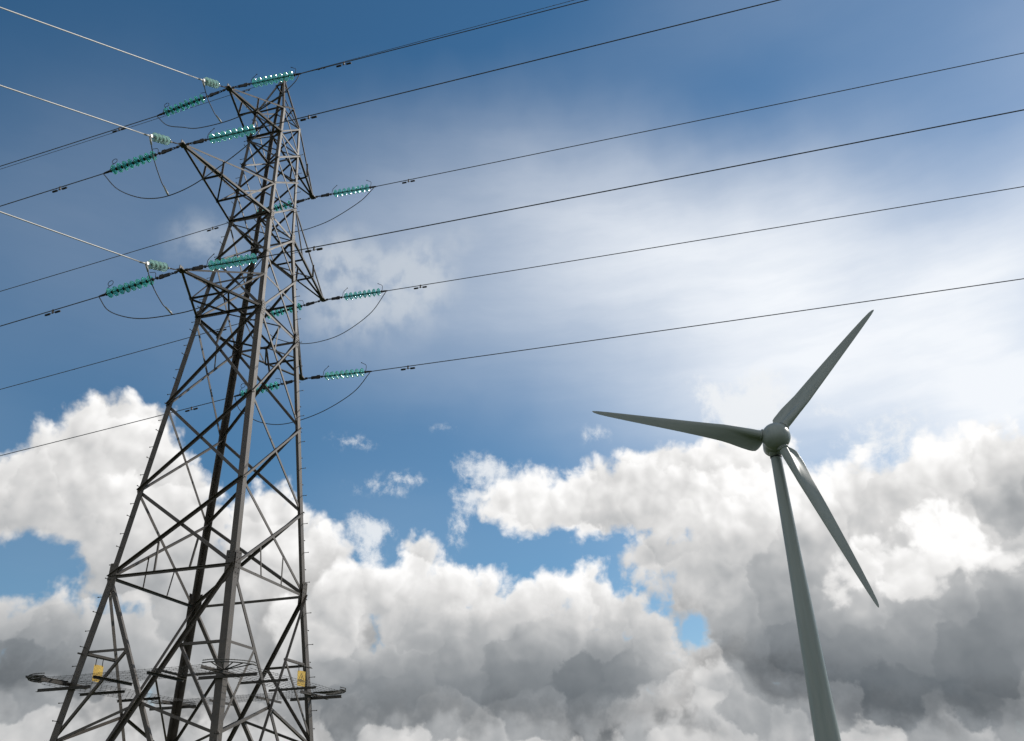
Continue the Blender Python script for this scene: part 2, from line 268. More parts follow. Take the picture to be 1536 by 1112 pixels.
sky = NT.nodes.new('ShaderNodeTexSky')
sky.sky_type = 'NISHITA'
sky.sun_disc = False
sky.sun_elevation = R(SUN_EL)
sky.sun_rotation = R(SUN_AZ)
sky.altitude = 50
sky.air_density = 1.0
sky.dust_density = 0.15
sky.ozone_density = 3.0
hs = NT.nodes.new('ShaderNodeHueSaturation')
hs.inputs['Hue'].default_value = 0.4905
hs.inputs['Saturation'].default_value = 1.20
hs.inputs['Value'].default_value = 0.95
LK(sky.outputs[0], hs.inputs['Color'])
c = hs.outputs[0]
# thin high veil
streak = NT.nodes.new('ShaderNodeMapping')
streak.inputs['Rotation'].default_value = (0, 0, R(-20))
streak.inputs['Scale'].default_value = (0.5, 1.3, 1)
LK(vmth('ADD', P0, vmth('SCALE', w1, s=1.6)), streak.inputs['Vector'])
vn = noise(streak.outputs[0], 0.11, 5.0, 0.5)
streak2 = NT.nodes.new('ShaderNodeMapping')
streak2.inputs['Rotation'].default_value = (0, 0, R(-14))
streak2.inputs['Scale'].default_value = (0.16, 1.0, 1)
LK(vmth('ADD', P0, vmth('SCALE', w1, s=0.9)), streak2.inputs['Vector'])
vf = noise(streak2.outputs[0], 0.55, 6.0, 0.6)
veil = blend(vmth('ADD', P0, vmth('SCALE', w1, s=1.5)), VEIL, 0.0)
veil = mth('MULTIPLY', veil, mth('ADD', smooth(vn, 0.25, 0.75, 0.40, 0.62), smooth(vf, 0.25, 0.75, 0.48, 0.60)), clamp=True)
c = mixc(veil, c, vmth('SCALE', (0.90, 0.935, 0.985), s=1.0 / SKY_STRENGTH))
# small torn wisps
wsum = soft_sum(P1, WISPS, 1.9)
wisp = mth('ADD', wsum, mth('MULTIPLY_ADD', fine, 1.5, -0.75))
wisp = mth('MULTIPLY', smooth(wisp, 0.12, 1.15, 0.0, 0.85), smooth(wsum, 0.0, 0.35))
c = mixc(wisp, c, vmth('SCALE', (0.88, 0.90, 0.92), s=1.0 / SKY_STRENGTH))
thin = mth('MULTIPLY', soft_sum(P1, THIN, 1.4), smooth(mth('ADD', fb, mth('MULTIPLY', puf, -0.12)), 0.15, 0.65, 0.35, 1.4))
thin = smooth(thin, 0.0, 1.1, 0.0, 0.6)
c = mixc(thin, c, vmth('SCALE', (0.66, 0.70, 0.74), s=1.0 / SKY_STRENGTH))
c = bank(c, RIGHT_BANK, RIGHT_GAP)
c = bank(c, BRIGHT_HEADS, None, soft=0.7, lift=0.12, rim=0.03, behind=0.0)
c = bank(c, LEFT_BANK, LEFT_GAP)
c = bank(c, FRONT_BANK, FRONT_GAP, rim=0.09)
c = bank(c, LOW_BANK, None, soft=1.2, rim=0.05)
# unseen broken cloud, added outside the view to whiten the ambient light
far_n = noise(P0, 0.045, 6.0, 0.6)
far_a = mth('MULTIPLY', smooth(far_n, 0.40, 0.56), smooth(mth('ABSOLUTE', az), 50.0, 66.0))
far_c = ramp(far_n, [(0.42, (0.95, 0.94, 0.92)), (0.6, (0.70, 0.70, 0.70)), (0.75, (0.40, 0.40, 0.41))])
c = mixc(far_a, c, vmth('SCALE', far_c, s=1.0 / SKY_STRENGTH))
bg = NT.nodes.new('ShaderNodeBackground')
LK(c, bg.inputs['Color'])
bg.inputs['Strength'].default_value = SKY_STRENGTH
wo = NT.nodes.new('ShaderNodeOutputWorld')
LK(bg.outputs[0], wo.inputs['Surface'])
world.cycles.sampling_method = 'MANUAL'
world.cycles.sample_map_resolution = 512

# <objects>
# ================================================================== helpers
def hexlin(r, g, b):
    f = lambda x: x / 12.92 if x <= 0.04045 else ((x + 0.055) / 1.055) ** 2.4
    return (f(r / 255), f(g / 255), f(b / 255))


def new_mat(name):
    m = bpy.data.materials.new(name)
    m.use_nodes = True
    b = m.node_tree.nodes['Principled BSDF']
    return m, m.node_tree, b


def mat_weathered(name, c0, c1, scale=6.0, rough=0.6, metal=0.0, detail=6.0, bump=0.0, streak=1.0):
    m, nt, b = new_mat(name)
    tcn = nt.nodes.new('ShaderNodeTexCoord')
    mp = nt.nodes.new('ShaderNodeMapping')
    mp.inputs['Scale'].default_value = (1, 1, streak)
    nt.links.new(tcn.outputs['Object'], mp.inputs[0])
    no = nt.nodes.new('ShaderNodeTexNoise')
    no.inputs['Scale'].default_value = scale
    no.inputs['Detail'].default_value = detail
    no.inputs['Roughness'].default_value = 0.65
    nt.links.new(mp.outputs[0], no.inputs['Vector'])
    rp = nt.nodes.new('ShaderNodeValToRGB')
    rp.color_ramp.elements[0].position = 0.32
    rp.color_ramp.elements[1].position = 0.7
    rp.color_ramp.elements[0].color = (*c0, 1)
    rp.color_ramp.elements[1].color = (*c1, 1)
    nt.links.new(no.outputs['Fac'], rp.inputs[0])
    nt.links.new(rp.outputs[0], b.inputs['Base Color'])
    mr = nt.nodes.new('ShaderNodeMapRange')
    mr.inputs[3].default_value = rough - 0.1
    mr.inputs[4].default_value = rough + 0.1
    nt.links.new(no.outputs['Fac'], mr.inputs[0])
    nt.links.new(mr.outputs[0], b.inputs['Roughness'])
    b.inputs['Metallic'].default_value = metal
    if bump:
        bp = nt.nodes.new('ShaderNodeBump')
        bp.inputs['Strength'].default_value = bump
        bp.inputs['Distance'].default_value = 0.02
        nt.links.new(no.outputs['Fac'], bp.inputs['Height'])
        nt.links.new(bp.outputs[0], b.inputs['Normal'])
    return m


M_STEEL = mat_weathered('painted_steel', (0.042, 0.033, 0.026), (0.086, 0.069, 0.055), 3.0, 0.55, 0.0, 8.0)
M_GLASS_SUNLIT = None
_rp = [n_ for n_ in M_STEEL.node_tree.nodes if n_.type == 'VALTORGB'][0]     # rust patches and pale bare spots
_e = _rp.color_ramp.elements.new(0.80)
_e.color = (0.115, 0.066, 0.038, 1)
_e = _rp.color_ramp.elements.new(0.20)
_e.color = (0.135, 0.118, 0.100, 1)
M_FITTING = mat_weathered('dark_fittings', (0.010, 0.010, 0.010), (0.024, 0.022, 0.020), 12.0, 0.7, 0.0)
M_WIRE = mat_weathered('weathered_wire', (0.05, 0.05, 0.055), (0.09, 0.09, 0.09), 4.0, 0.5, 0.3)
M_ALU = mat_weathered('bright_aluminium', (0.36, 0.35, 0.335), (0.50, 0.49, 0.47), 5.0, 0.45, 0.25)
M_GUARD = mat_weathered('guard_steel', (0.030, 0.026, 0.023), (0.075, 0.063, 0.054), 6.0, 0.65, 0.1, 8.0)
M_BARB = mat_weathered('barbed_wire_steel', (0.05, 0.047, 0.045), (0.12, 0.11, 0.10), 9.0, 0.6, 0.3)
M_TURB = mat_weathered('turbine_paint', (0.215, 0.245, 0.230), (0.290, 0.322, 0.305), 1.1, 0.38, 0.0, 9.0, streak=0.10)
M_SEAM = mat_weathered('dark_seal', (0.02, 0.022, 0.022), (0.035, 0.037, 0.037), 3.0, 0.7)
M_YELLOW = mat_weathered('yellow_enamel', (0.56, 0.33, 0.030), (0.86, 0.56, 0.075), 7.0, 0.45)
M_BLACK = mat_weathered('black_print', (0.012, 0.011, 0.01), (0.025, 0.024, 0.022), 5.0, 0.5)
M_GROUND = mat_weathered('rough_grass', (0.028, 0.045, 0.014), (0.075, 0.095, 0.03), 0.35, 0.9, 0.0, 10.0, 0.6)
M_GLASS, _nt, _b = new_mat('teal_glass')
_tcn = _nt.nodes.new('ShaderNodeTexCoord')
_no = _nt.nodes.new('ShaderNodeTexNoise')
_no.inputs['Scale'].default_value = 9.0
_nt.links.new(_tcn.outputs['Object'], _no.inputs['Vector'])
_rp = _nt.nodes.new('ShaderNodeValToRGB')
_rp.color_ramp.elements[0].color = (0.16, 0.78, 0.67, 1)
_rp.color_ramp.elements[1].color = (0.30, 0.90, 0.80, 1)
_nt.links.new(_no.outputs['Fac'], _rp.inputs[0])
_nt.links.new(_rp.outputs[0], _b.inputs['Base Color'])
_b.inputs['Roughness'].default_value = 0.06
_b.inputs['IOR'].default_value = 1.5
_b.inputs['Transmission Weight'].default_value = 0.85
M_GLASS_SUNLIT = M_GLASS.copy()  # teal glass with sun glints put into a paler colour, for down-lead discs
M_GLASS_SUNLIT.name = 'sunlit_glass'
for _e, _c in zip([n_ for n_ in M_GLASS_SUNLIT.node_tree.nodes if n_.type == 'VALTORGB'][0].color_ramp.elements, ((0.62, 0.86, 0.80, 1), (0.78, 0.94, 0.90, 1))):
    _e.color = _c
for _m, _f, _tcol in ((M_GLASS, 0.25, (0.16, 0.80, 0.68, 1)), (M_GLASS_SUNLIT, 0.42, (0.62, 0.86, 0.80, 1))):
    _t = _m.node_tree                                     # light that soaks through the thick moulded glass
    _out = [n_ for n_ in _t.nodes if n_.type == 'OUTPUT_MATERIAL'][0]
    _tr = _t.nodes.new('ShaderNodeBsdfTranslucent')
    _tr.inputs['Color'].default_value = _tcol
    _mx = _t.nodes.new('ShaderNodeMixShader')
    _mx.inputs[0].default_value = _f
    _t.links.new(_t.nodes['Principled BSDF'].outputs[0], _mx.inputs[1])
    _t.links.new(_tr.outputs[0], _mx.inputs[2])
    _t.links.new(_mx.outputs[0], _out.inputs['Surface'])


class MB:
    """collects faces; build() links them as one mesh object"""

    def __init__(s):
        s.v, s.f, s.sm = [], [], []

    def add(s, vs, fs, smooth=False):
        o = len(s.v)
        s.v += [tuple(x) for x in vs]
        s.f += [[i + o for i in f] for f in fs]
        s.sm += [smooth] * len(fs)
        return s

    def box(s, c, ex, ey, ez):
        """c centre; ex, ey, ez half extents as vectors"""
        c, ex, ey, ez = map(Vector, (c, ex, ey, ez))
        vs = [c + ex * i + ey * j + ez * k for i in (-1, 1) for j in (-1, 1) for k in (-1, 1)]
        return s.add(vs, [(0, 1, 3, 2), (4, 6, 7, 5), (0, 4, 5, 1), (2, 3, 7, 6), (0, 2, 6, 4), (1, 5, 7, 3)])

    def prism(s, poly, p, q):
        """poly: list of offset vectors round the section, swept from p to q"""
        p, q = Vector(p), Vector(q)
        n = len(poly)
        vs = [p + a for a in poly] + [q + a for a in poly]
        fs = [tuple(range(n))[::-1], tuple(range(n, 2 * n))]
        fs += [(i, (i + 1) % n, n + (i + 1) % n, n + i) for i in range(n)]
        return s.add(vs, fs)

    def angle(s, p, q, e1, e2, w1, w2, t):
        """rolled angle section: heel on the line p-q, one flange along e1, the other along e2"""
        e1, e2 = Vector(e1).normalized(), Vector(e2).normalized()
        return s.prism([Vector((0, 0, 0)), e1 * w1, e1 * w1 + e2 * t, e1 * t + e2 * t, e1 * t + e2 * w2, e2 * w2], p, q)

    def tube(s, pts, r, n=8, closed=False):
        pts = [Vector(a) for a in pts]
        rs = r if isinstance(r, (list, tuple)) else [r] * len(pts)
        m = len(pts)
        ref = None
        vs = []
        for i, a in enumerate(pts):
            if closed:
                t = pts[(i + 1) % m] - pts[i - 1]
            else:
                t = pts[min(i + 1, m - 1)] - pts[max(i - 1, 0)]
            t.normalize()
            if ref is None:
                ref = t.orthogonal().normalized()
            ref = (ref - t * ref.dot(t)).normalized()
            b = t.cross(ref)
            for k in range(n):
                an = 2 * math.pi * k / n
                vs.append(a + (ref * math.cos(an) + b * math.sin(an)) * rs[i])
        fs = []
        for i in range(m if closed else m - 1):
            j = (i + 1) % m
            fs += [(i * n + k, i * n + (k + 1) % n, j * n + (k + 1) % n, j * n + k) for k in range(n)]
        s.add(vs, fs, True)
        if not closed:
            o = len(s.v) - len(vs)
            s.f += [[o + k for k in range(n)][::-1], [o + (m - 1) * n + k for k in range(n)]]
            s.sm += [False, False]
        return s

    def lathe(s, prof, origin=(0, 0, 0), axis='X', n=20, smooth=True):
        """prof: list of (along, radius)"""
        o = Vector(origin)
        vs = []
        for a, r in prof:
            for k in range(n):
                an = 2 * math.pi * k / n
                c, d = r * math.cos(an), r * math.sin(an)
                vs.append(o + (Vector((a, c, d)) if axis == 'X' else Vector((c, d, a))))
        m = len(prof)
        fs = [(i * n + k, i * n + (k + 1) % n, (i + 1) * n + (k + 1) % n, (i + 1) * n + k) for i in range(m - 1) for k in range(n)]
        s.add(vs, fs, smooth)
        b = len(s.v) - len(vs)
        if prof[0][1] > 1e-6:
            s.f.append([b + k for k in range(n)][::-1]); s.sm.append(False)
        if prof[-1][1] > 1e-6:
            s.f.append([b + (m - 1) * n + k for k in range(n)]); s.sm.append(False)
        return s

    def build(s, name, mat, parent=None):
        me = bpy.data.meshes.new(name)
        me.from_pydata(s.v, [], s.f)
        me.validate()
        for p, f in zip(me.polygons, s.sm):
            p.use_smooth = f
        import bmesh
        bm = bmesh.new()
        bm.from_mesh(me)
        bmesh.ops.recalc_face_normals(bm, faces=bm.faces)
        bm.to_mesh(me)
        bm.free()
        me.materials.append(mat)
        ob = bpy.data.objects.new(name, me)
        col.objects.link(ob)
        if parent is not None:
            ob.parent = parent
        return ob


def thing(name, label, cat, matrix=None, group=None):
    o = bpy.data.objects.new(name, None)
    o.empty_display_size = 0.3
    col.objects.link(o)
    if matrix is not None:
        o.matrix_world = matrix
    return tag(o, label, cat, group)


def tag(o, label, cat, group=None):
    o['label'] = label
    o['category'] = cat
    if group:
        o['group'] = group
    return o


def copy_tree(o, parent=None):
    c = o.copy()
    col.objects.link(c)
    if parent is not None:
        c.parent = parent
    for ch in list(o.children):
        copy_tree(ch, c)
    return c


# ================================================================== ground
gm = MB()
gn, gs = 40, 9000.0
gv = [(-gs / 2 + gs * i / gn, -gs / 2 + gs * j / gn, 0.0) for j in range(gn + 1) for i in range(gn + 1)]
gm.add(gv, [(j * (gn + 1) + i, j * (gn + 1) + i + 1, (j + 1) * (gn + 1) + i + 1, (j + 1) * (gn + 1) + i) for j in range(gn) for i in range(gn)])
ground = gm.build('ground', M_GROUND)
ground['kind'] = 'structure'

# ================================================================== lattice pylon
# local axes: x = out along the cross-arms (towards the camera side), y = along the line, z up
PHI = R(254.618)
PYL = Matrix.Translation((-7.2106, 20.0, 0)) @ Matrix.Rotation(PHI, 4, 'Z')
PROF = [(0.0, 2.29), (3.531, 1.925), (6.674, 1.59), (8.761, 1.403), (11.087, 1.205), (13.724, 0.978), (14.88, 0.872), (15.68, 0.800),
        (17.095, 0.670), (18.26, 0.637), (19.258, 0.610), (20.322, 0.580), (21.41, 0.520), (22.16, 0.325), (22.85, 0.150), (23.23, 0.05)]


def half(z):
    for (a, wa), (b, wb) in zip(PROF, PROF[1:]):
        if z <= b:
            return wa + (wb - wa) * (z - a) / (b - a)
    return PROF[-1][1]


CORN = [(1, -1), (1, 1), (-1, 1), (-1, -1)]


def corner(k, z):
    w = half(z)
    return Vector((CORN[k % 4][0] * w, CORN[k % 4][1] * w, z))


FACES = [(0, 1, Vector((1, 0, 0))), (1, 2, Vector((0, 1, 0))), (2, 3, Vector((-1, 0, 0))), (3, 0, Vector((0, -1, 0)))]
ZA, ZB, ZC, ZD, ZE2, ZE, ZG, ZH, ZM, ZI, ZJ, ZN, ZP, ZT = 6.674, 8.761, 11.087, 13.724, 14.88, 15.68, 17.095, 18.26, 19.258, 20.322, 21.41, 22.16, 22.85, 23.23
pylon = thing('lattice_pylon', 'tall brown-grey steel lattice electricity pylon with three pairs of cross-arms', 'pylon', PYL)

# legs: four angle sections, heavier low down
for k, (sx, sy) in enumerate(CORN):
    mb = MB()
    for (z0, z1, w, t) in ((0.0, ZA, 0.168, 0.018), (ZA, ZD, 0.148, 0.016), (ZD, ZG, 0.125, 0.014), (ZG, ZJ, 0.092, 0.012), (ZJ, ZT, 0.065, 0.010)):
        mb.angle(corner(k, z0), corner(k, z1), (-sx, 0, 0), (0, -sy, 0), w, w, t)
    leg = mb.build('leg', M_STEEL, pylon)
    if k in (0, 2):
        i = 0
        z = 3.3
        while z < 20.6:
            p = corner(k, z)
            d = Vector((sx, 0, 0)) if i % 2 else Vector((0, sy, 0))
            q = p + (Vector((0, -sy * 0.05, 0)) if i % 2 else Vector((-sx * 0.05, 0, 0)))
            MB().tube([q - d * 0.03, q + d * 0.135], 0.008, 6).tube([q + d * 0.135, q + d * 0.15], 0.014, 6).build('step_bolt', M_STEEL, leg)
            i += 1
            z += 0.37


def face_bar(p, q, n, w, outside, t=0.008, flip=False):
    """angle bar lying on a face with outward normal n, bolted outside or inside the legs"""
    p, q, n = Vector(p), Vector(q), Vector(n)
    a = (q - p).normalized()
    e1 = a.cross(n).normalized()
    nn = e1.cross(a).normalized()
    if nn.dot(n) < 0:
        nn = -nn
    if flip:
        e1 = -e1
    off = nn * (0.003 if outside else -0.022)
    e2 = nn if outside else -nn
    return MB().angle(p + off - e1 * w * 0.5, q + off - e1 * w * 0.5, e1, e2, w, w * 0.8, t)


def face_normal(fi, z0, z1):
    a, b, n = FACES[fi]
    p, q, r = corner(a, z0), corner(b, z0), corner(a, z1)
    m = (q - p).cross(r - p).normalized()
    return m if m.dot(n) > 0 else -m


def brace(name, p, q, n, w, outside, flip=False):
    return face_bar(p, q, n, w, outside, flip=flip).build(name, M_STEEL, pylon)


# crossed diagonals of every panel on every face
PANELS = [(0.0, ZA, 0.088), (ZA, ZB, 0.078), (ZB, ZC, 0.072), (ZC, ZD, 0.068), (ZD, ZE, 0.062), (ZE, ZG, 0.056), (ZG, ZH, 0.050), (ZH, ZM, 0.046), (ZM, ZI, 0.045), (ZI, ZJ, 0.042), (ZJ, ZN, 0.038)]
for fi, (a, b, n0) in enumerate(FACES):
    for (z0, z1, w) in PANELS:
        n = face_normal(fi, z0, z1)
        brace('diagonal_brace', corner(a, z0), corner(b, z1), n, w, True)
        brace('diagonal_brace', corner(b, z0), corner(a, z1), n, w, False, True)
    for (z, w) in ((ZA, 0.065), (ZD, 0.07), (ZE2, 0.055), (ZG, 0.07), (ZI, 0.065), (ZJ, 0.05), (ZP, 0.04)):
        brace('horizontal_brace', corner(a, z), corner(b, z), face_normal(fi, z, z + 0.5), w, fi % 2 == 0 and z != ZE2)
    # secondary bracing
    n = face_normal(fi, 0, ZA)
    wA, w0 = half(ZA), half(0)
    tX = w0 / (w0 + wA)
    zx = ZA * tX
    X = (corner(a, zx) + corner(b, zx)) * 0.5
    for (c_, d_) in ((a, b), (b, a)):
        zu, zl = 5.05, 3.25
        tu = zu / ZA
        Q = corner(d_, 0).lerp(corner(c_, ZA), tu)        # on the diagonal that comes down from this leg's top
        brace('redundant_brace', corner(c_, zu), Q, n, 0.055, False)
        brace('redundant_brace', Q, corner(c_, zl), n, 0.06, False)
        brace('redundant_brace', corner(c_, zl), X, n, 0.06, False)
    n = face_normal(fi, ZA, ZB)
    tX = half(ZA) / (half(ZA) + half(ZB))
    for s_ in (-1, 1):
        u = 0.5 + 0.18 * s_
        top = corner(a, ZA).lerp(corner(b, ZB), 0.36) if s_ < 0 else corner(b, ZA).lerp(corner(a, ZB), 0.36)
        bot = corner(a, ZA).lerp(corner(b, ZA), 0.36 if s_ < 0 else 0.64)
        if fi != 2:
            brace('redundant_brace', top, bot, n, 0.04, False)
    n = face_normal(fi, ZC, ZD)
    mid = (corner(a, ZD) + corner(b, ZD)) * 0.5
    low = corner(a, ZD).lerp(corner(b, ZC), 0.36)
    brace('redundant_brace', mid, low, n, 0.045, False)

# plan bracing: diamond at the bottom cross-arm level, single struts higher up
mids = [(corner(a, ZD) + corner(b, ZD)) * 0.5 for a, b, n in FACES]
for i in range(4):
    brace('plan_brace', mids[i] + Vector((0, 0, -0.04)), mids[(i + 1) % 4] + Vector((0, 0, -0.04)), (0, 0, -1), 0.045, True)
for z in (ZG, ZI):
    brace('plan_brace', corner(0, z) + Vector((0, 0, -0.03)), corner(2, z) + Vector((0, 0, -0.03)), (0, 0, -1), 0.045, True)

# gusset plates with bolt heads
for k in range(4):
    for (z, hgt, wid) in ((ZA, 0.32, 0.21), (ZD, 0.22, 0.17), (ZG, 0.18, 0.15)):
        mb = MB()
        sx, sy = CORN[k]
        p = corner(k, z)
        for ax in (0, 1):
            out = Vector((sx, 0, 0)) if ax == 0 else Vector((0, sy, 0))
            al = Vector((0, -sy, 0)) if ax == 0 else Vector((-sx, 0, 0))
            c = p + al * wid * 0.5 + out * 0.018
            mb.box(c, al * wid * 0.5, Vector((0, 0, hgt)), out * 0.005)
            for iz in range(6):
                for iu in (0.25, 0.7):
                    q = p + al * wid * iu + out * 0.024 + Vector((0, 0, hgt * (-0.85 + 0.34 * iz)))
                    mb.box(q, al * 0.011, Vector((0, 0, 0.011)), out * 0.008)
        mb.build('gusset_plate', M_STEEL, pylon)
mb = MB()
mb.box((0, 0, ZT + 0.03), (0.075, 0, 0), (0, 0.075, 0), (0, 0, 0.06))
mb.box((0, 0, ZT + 0.11), (0.02, 0, 0), (0, 0.10, 0), (0, 0, 0.035))
mb.build('peak_cap', M_STEEL, pylon)

# cross-arms: (level of the bottom chords, level of the top chords, reach, tip height)
ARMS = {'low': (ZD, ZE2, 3.023, 13.7115), 'mid': (ZG, ZH, 3.825, 17.047), 'top': (ZI, ZJ, 2.519, 20.346)}
for key, (zb, zu, reach, zt) in ARMS.items():
    for sx in (1, -1):
        ka, kb = (0, 1) if sx > 0 else (3, 2)
        tip = Vector((sx * reach, 0, zt))
        la, lb, ua, ub = corner(ka, zb), corner(kb, zb), corner(ka, zu), corner(kb, zu)
        ta, tb = tip + Vector((-sx * 0.04, -0.04, 0)), tip + Vector((-sx * 0.04, 0.04, 0))
        mb = MB()
        w = 0.062
        for (p, q, sy) in ((la, ta, -1), (lb, tb, 1)):
            a = (q - p).normalized()
            e = Vector((0, 0, 1)) - a * a.z
            mb.angle(p + a * 0.02, q, e, Vector((0, -sy, 0)) - a * (-sy * a.y), w, w, 0.009)
        for (p, q, sy) in ((ua, ta, -1), (ub, tb, 1)):
            a = (q - p).normalized()
            e = Vector((0, 0, -1)) + a * a.z
            mb.angle(p + a * 0.02, q + Vector((0, 0, 0.07)), e, Vector((0, -sy, 0)) - a * (-sy * a.y), w * 0.75, w * 0.75, 0.008)
        mb.box(tip + Vector((0, 0, 0.01)), (0.085, 0, 0), (0, 0.085, 0), (0, 0, 0.014))
        mb.box(tip + Vector((sx * 0.02, 0, 0.05)), (0.06, 0, 0), (0, 0.011, 0), (0, 0, 0.075))
        arm = mb.build('crossarm', M_STEEL, pylon)

        def strut(p, q, w=0.042):
            p, q = Vector(p), Vector(q)
            a = (q - p).normalized()
            e = Vector((0, 0, -1)) + a * a.z
            if e.length < 0.2:
                e = Vector((0, 1, 0))
            MB().angle(p, q, e, e.cross(a), w, w, 0.006).build('strut', M_STEEL, arm)

        La = lambda t: ta.lerp(la, t)
        Lb = lambda t: tb.lerp(lb, t)
        Ua = lambda t: ta.lerp(ua, t)
        Ub = lambda t: tb.lerp(ub, t)
        if key == 'mid':
            strut(La(0.40), Lb(0.40)); strut(Lb(0.40), La(0.70)); strut(La(0.70), ua); strut(Lb(0.70), ub)
            strut(La(0.40), Ua(0.40)); strut(Lb(0.40), Ub(0.40)); strut(La(0.70), Lb(0.70))
        elif key == 'low':
            m = (la + lb) * 0.5
            strut(La(0.55), Lb(0.55)); strut(La(0.55), m); strut(Lb(0.55), m)
            strut(La(0.55), ua); strut(Lb(0.55), ub)
        else:
            strut(La(0.5), Lb(0.5)); strut(La(0.5), Ua(0.5)); strut(Lb(0.5), Ub(0.5))

# anti-climbing guard
ZG0 = 4.42
ring = None
for k, (sx, sy) in enumerate(CORN):
    p = corner(k, ZG0)
    for d, o in ((Vector((sx, 0, 0)), Vector((0, sy, 0))), (Vector((0, sy, 0)), Vector((sx, 0, 0)))):
        guard = MB()
        dz_ = Vector((0, 0, 0.05 if d.x else 0.13))
        guard.angle(p + o * 0.012 - d * 0.55 - dz_, p + o * 0.012 + d * 0.78 - dz_, (0, 0, 1), o, 0.065, 0.05, 0.008)
        if ring is None:
            ring = guard.build('anti_climbing_guard', M_GUARD, pylon)
        else:
            guard.build('outrigger_bar', M_GUARD, ring)


def barbed(mb, pts, r=0.0038, step=0.12):
    mb.tube(pts, r, 5)
    for a, b in zip(pts, pts[1:]):
        a, b = Vector(a), Vector(b)
        n = max(1, int((b - a).length / step))
        t = (b - a).normalized()
        u = t.orthogonal().normalized()
        v = t.cross(u)
        for i in range(n):
            c = a.lerp(b, (i + 0.5) / n)
            an = random.uniform(0, 6.28)
            x = u * math.cos(an) + v * math.sin(an)
            mb.tube([c - x * 0.016 - t * 0.006, c + x * 0.016 + t * 0.006], 0.0026, 4)
            x = u * math.cos(an + 1.5) + v * math.sin(an + 1.5)
            mb.tube([c - x * 0.016 + t * 0.006, c + x * 0.016 - t * 0.006], 0.0026, 4)


for fi, (a, b, n) in enumerate(FACES):
    pa, pb = corner(a, ZG0), corner(b, ZG0)
    for u in (0.33, 0.67):                      # carrier bars across the strands
        c = pa.lerp(pb, u)
        MB().angle(c - n * 0.42 + Vector((0, 0, -0.02)), c + n * 0.76 + Vector((0, 0, -0.02)), (pb - pa), (0, 0, -1), 0.055, 0.055, 0.007).build('carrier_bar', M_GUARD, ring)
    d = (pb - pa).normalized()
    for i in range(9):
        o = -0.36 + i * 0.135
        p, q = pa + n * o + Vector((0, 0, 0.03)), pb + n * o + Vector((0, 0, 0.03))
        mb = MB()
        pts = [p.lerp(q, j / 8) + Vector((0, 0, -0.01 * math.sin(math.pi * ((j / 8 * 3) % 1)) + random.uniform(-.004, .004))) for j in range(9)]
        barbed(mb, pts)
        mb.build('barbed_strand', M_BARB, ring)
for k, (sx, sy) in enumerate(CORN):             # fans of spikes round each corner
    p = corner(k, ZG0) + Vector((0, 0, 0.03))
    mb = MB()
    rim = []
    for i in range(7):
        an = (i / 6) * math.pi / 2
        d = Vector((sx * math.cos(an), sy * math.sin(an), 0))
        e = p + d * (0.74 if i in (0, 6) else 0.80) + Vector((0, 0, 0.03))
        rim.append(e)
        if 0 < i < 6:
            barbed(mb, [p + d * 0.05, e], 0.012, 0.07)
    barbed(mb, rim, 0.012, 0.05)
    barbed(mb, [r_ + Vector((0, 0, 0.045)) for r_ in rim], 0.009, 0.05)
    mb.build('spiked_fan', M_BARB, ring)
# a loose coil of barbed wire left hanging on the corner nearest the left
p = corner(0, ZG0) + Vector((0.46, -0.46, 0.08))
coil = MB()
pts = []
for i in range(64):
    an = i / 63 * 2 * math.pi * 3.5
    rr_ = 0.15 + 0.03 * math.sin(i * 1.7)
    pts.append(p + Vector((rr_ * math.cos(an) * 1.2, rr_ * math.sin(an), 0.02 * math.sin(an * 2.3) + 0.012 * (i / 63))))
barbed(coil, pts, 0.009, 0.05)
coil.build('wire_coil', M_BARB, ring)
# bars that carry the warning signs
bar1 = MB().angle(corner(0, 5.0) + Vector((0.12, 0.02, 0)), corner(0, 5.0).lerp(corner(3, 5.0), 0.30) + Vector((0, 0.02, 0)), (0, 0, 1), (0, 1, 0), 0.035, 0.035, 0.005).build('sign_bar', M_STEEL, pylon)
bar2 = MB().angle(corner(2, 5.0) + Vector((-0.12, -0.02, 0)), corner(2, 5.0).lerp(corner(1, 5.0), 0.30) + Vector((0, -0.02, 0)), (0, 0, 1), (0, 1, 0), 0.035, 0.035, 0.005).build('sign_bar', M_STEEL, pylon)


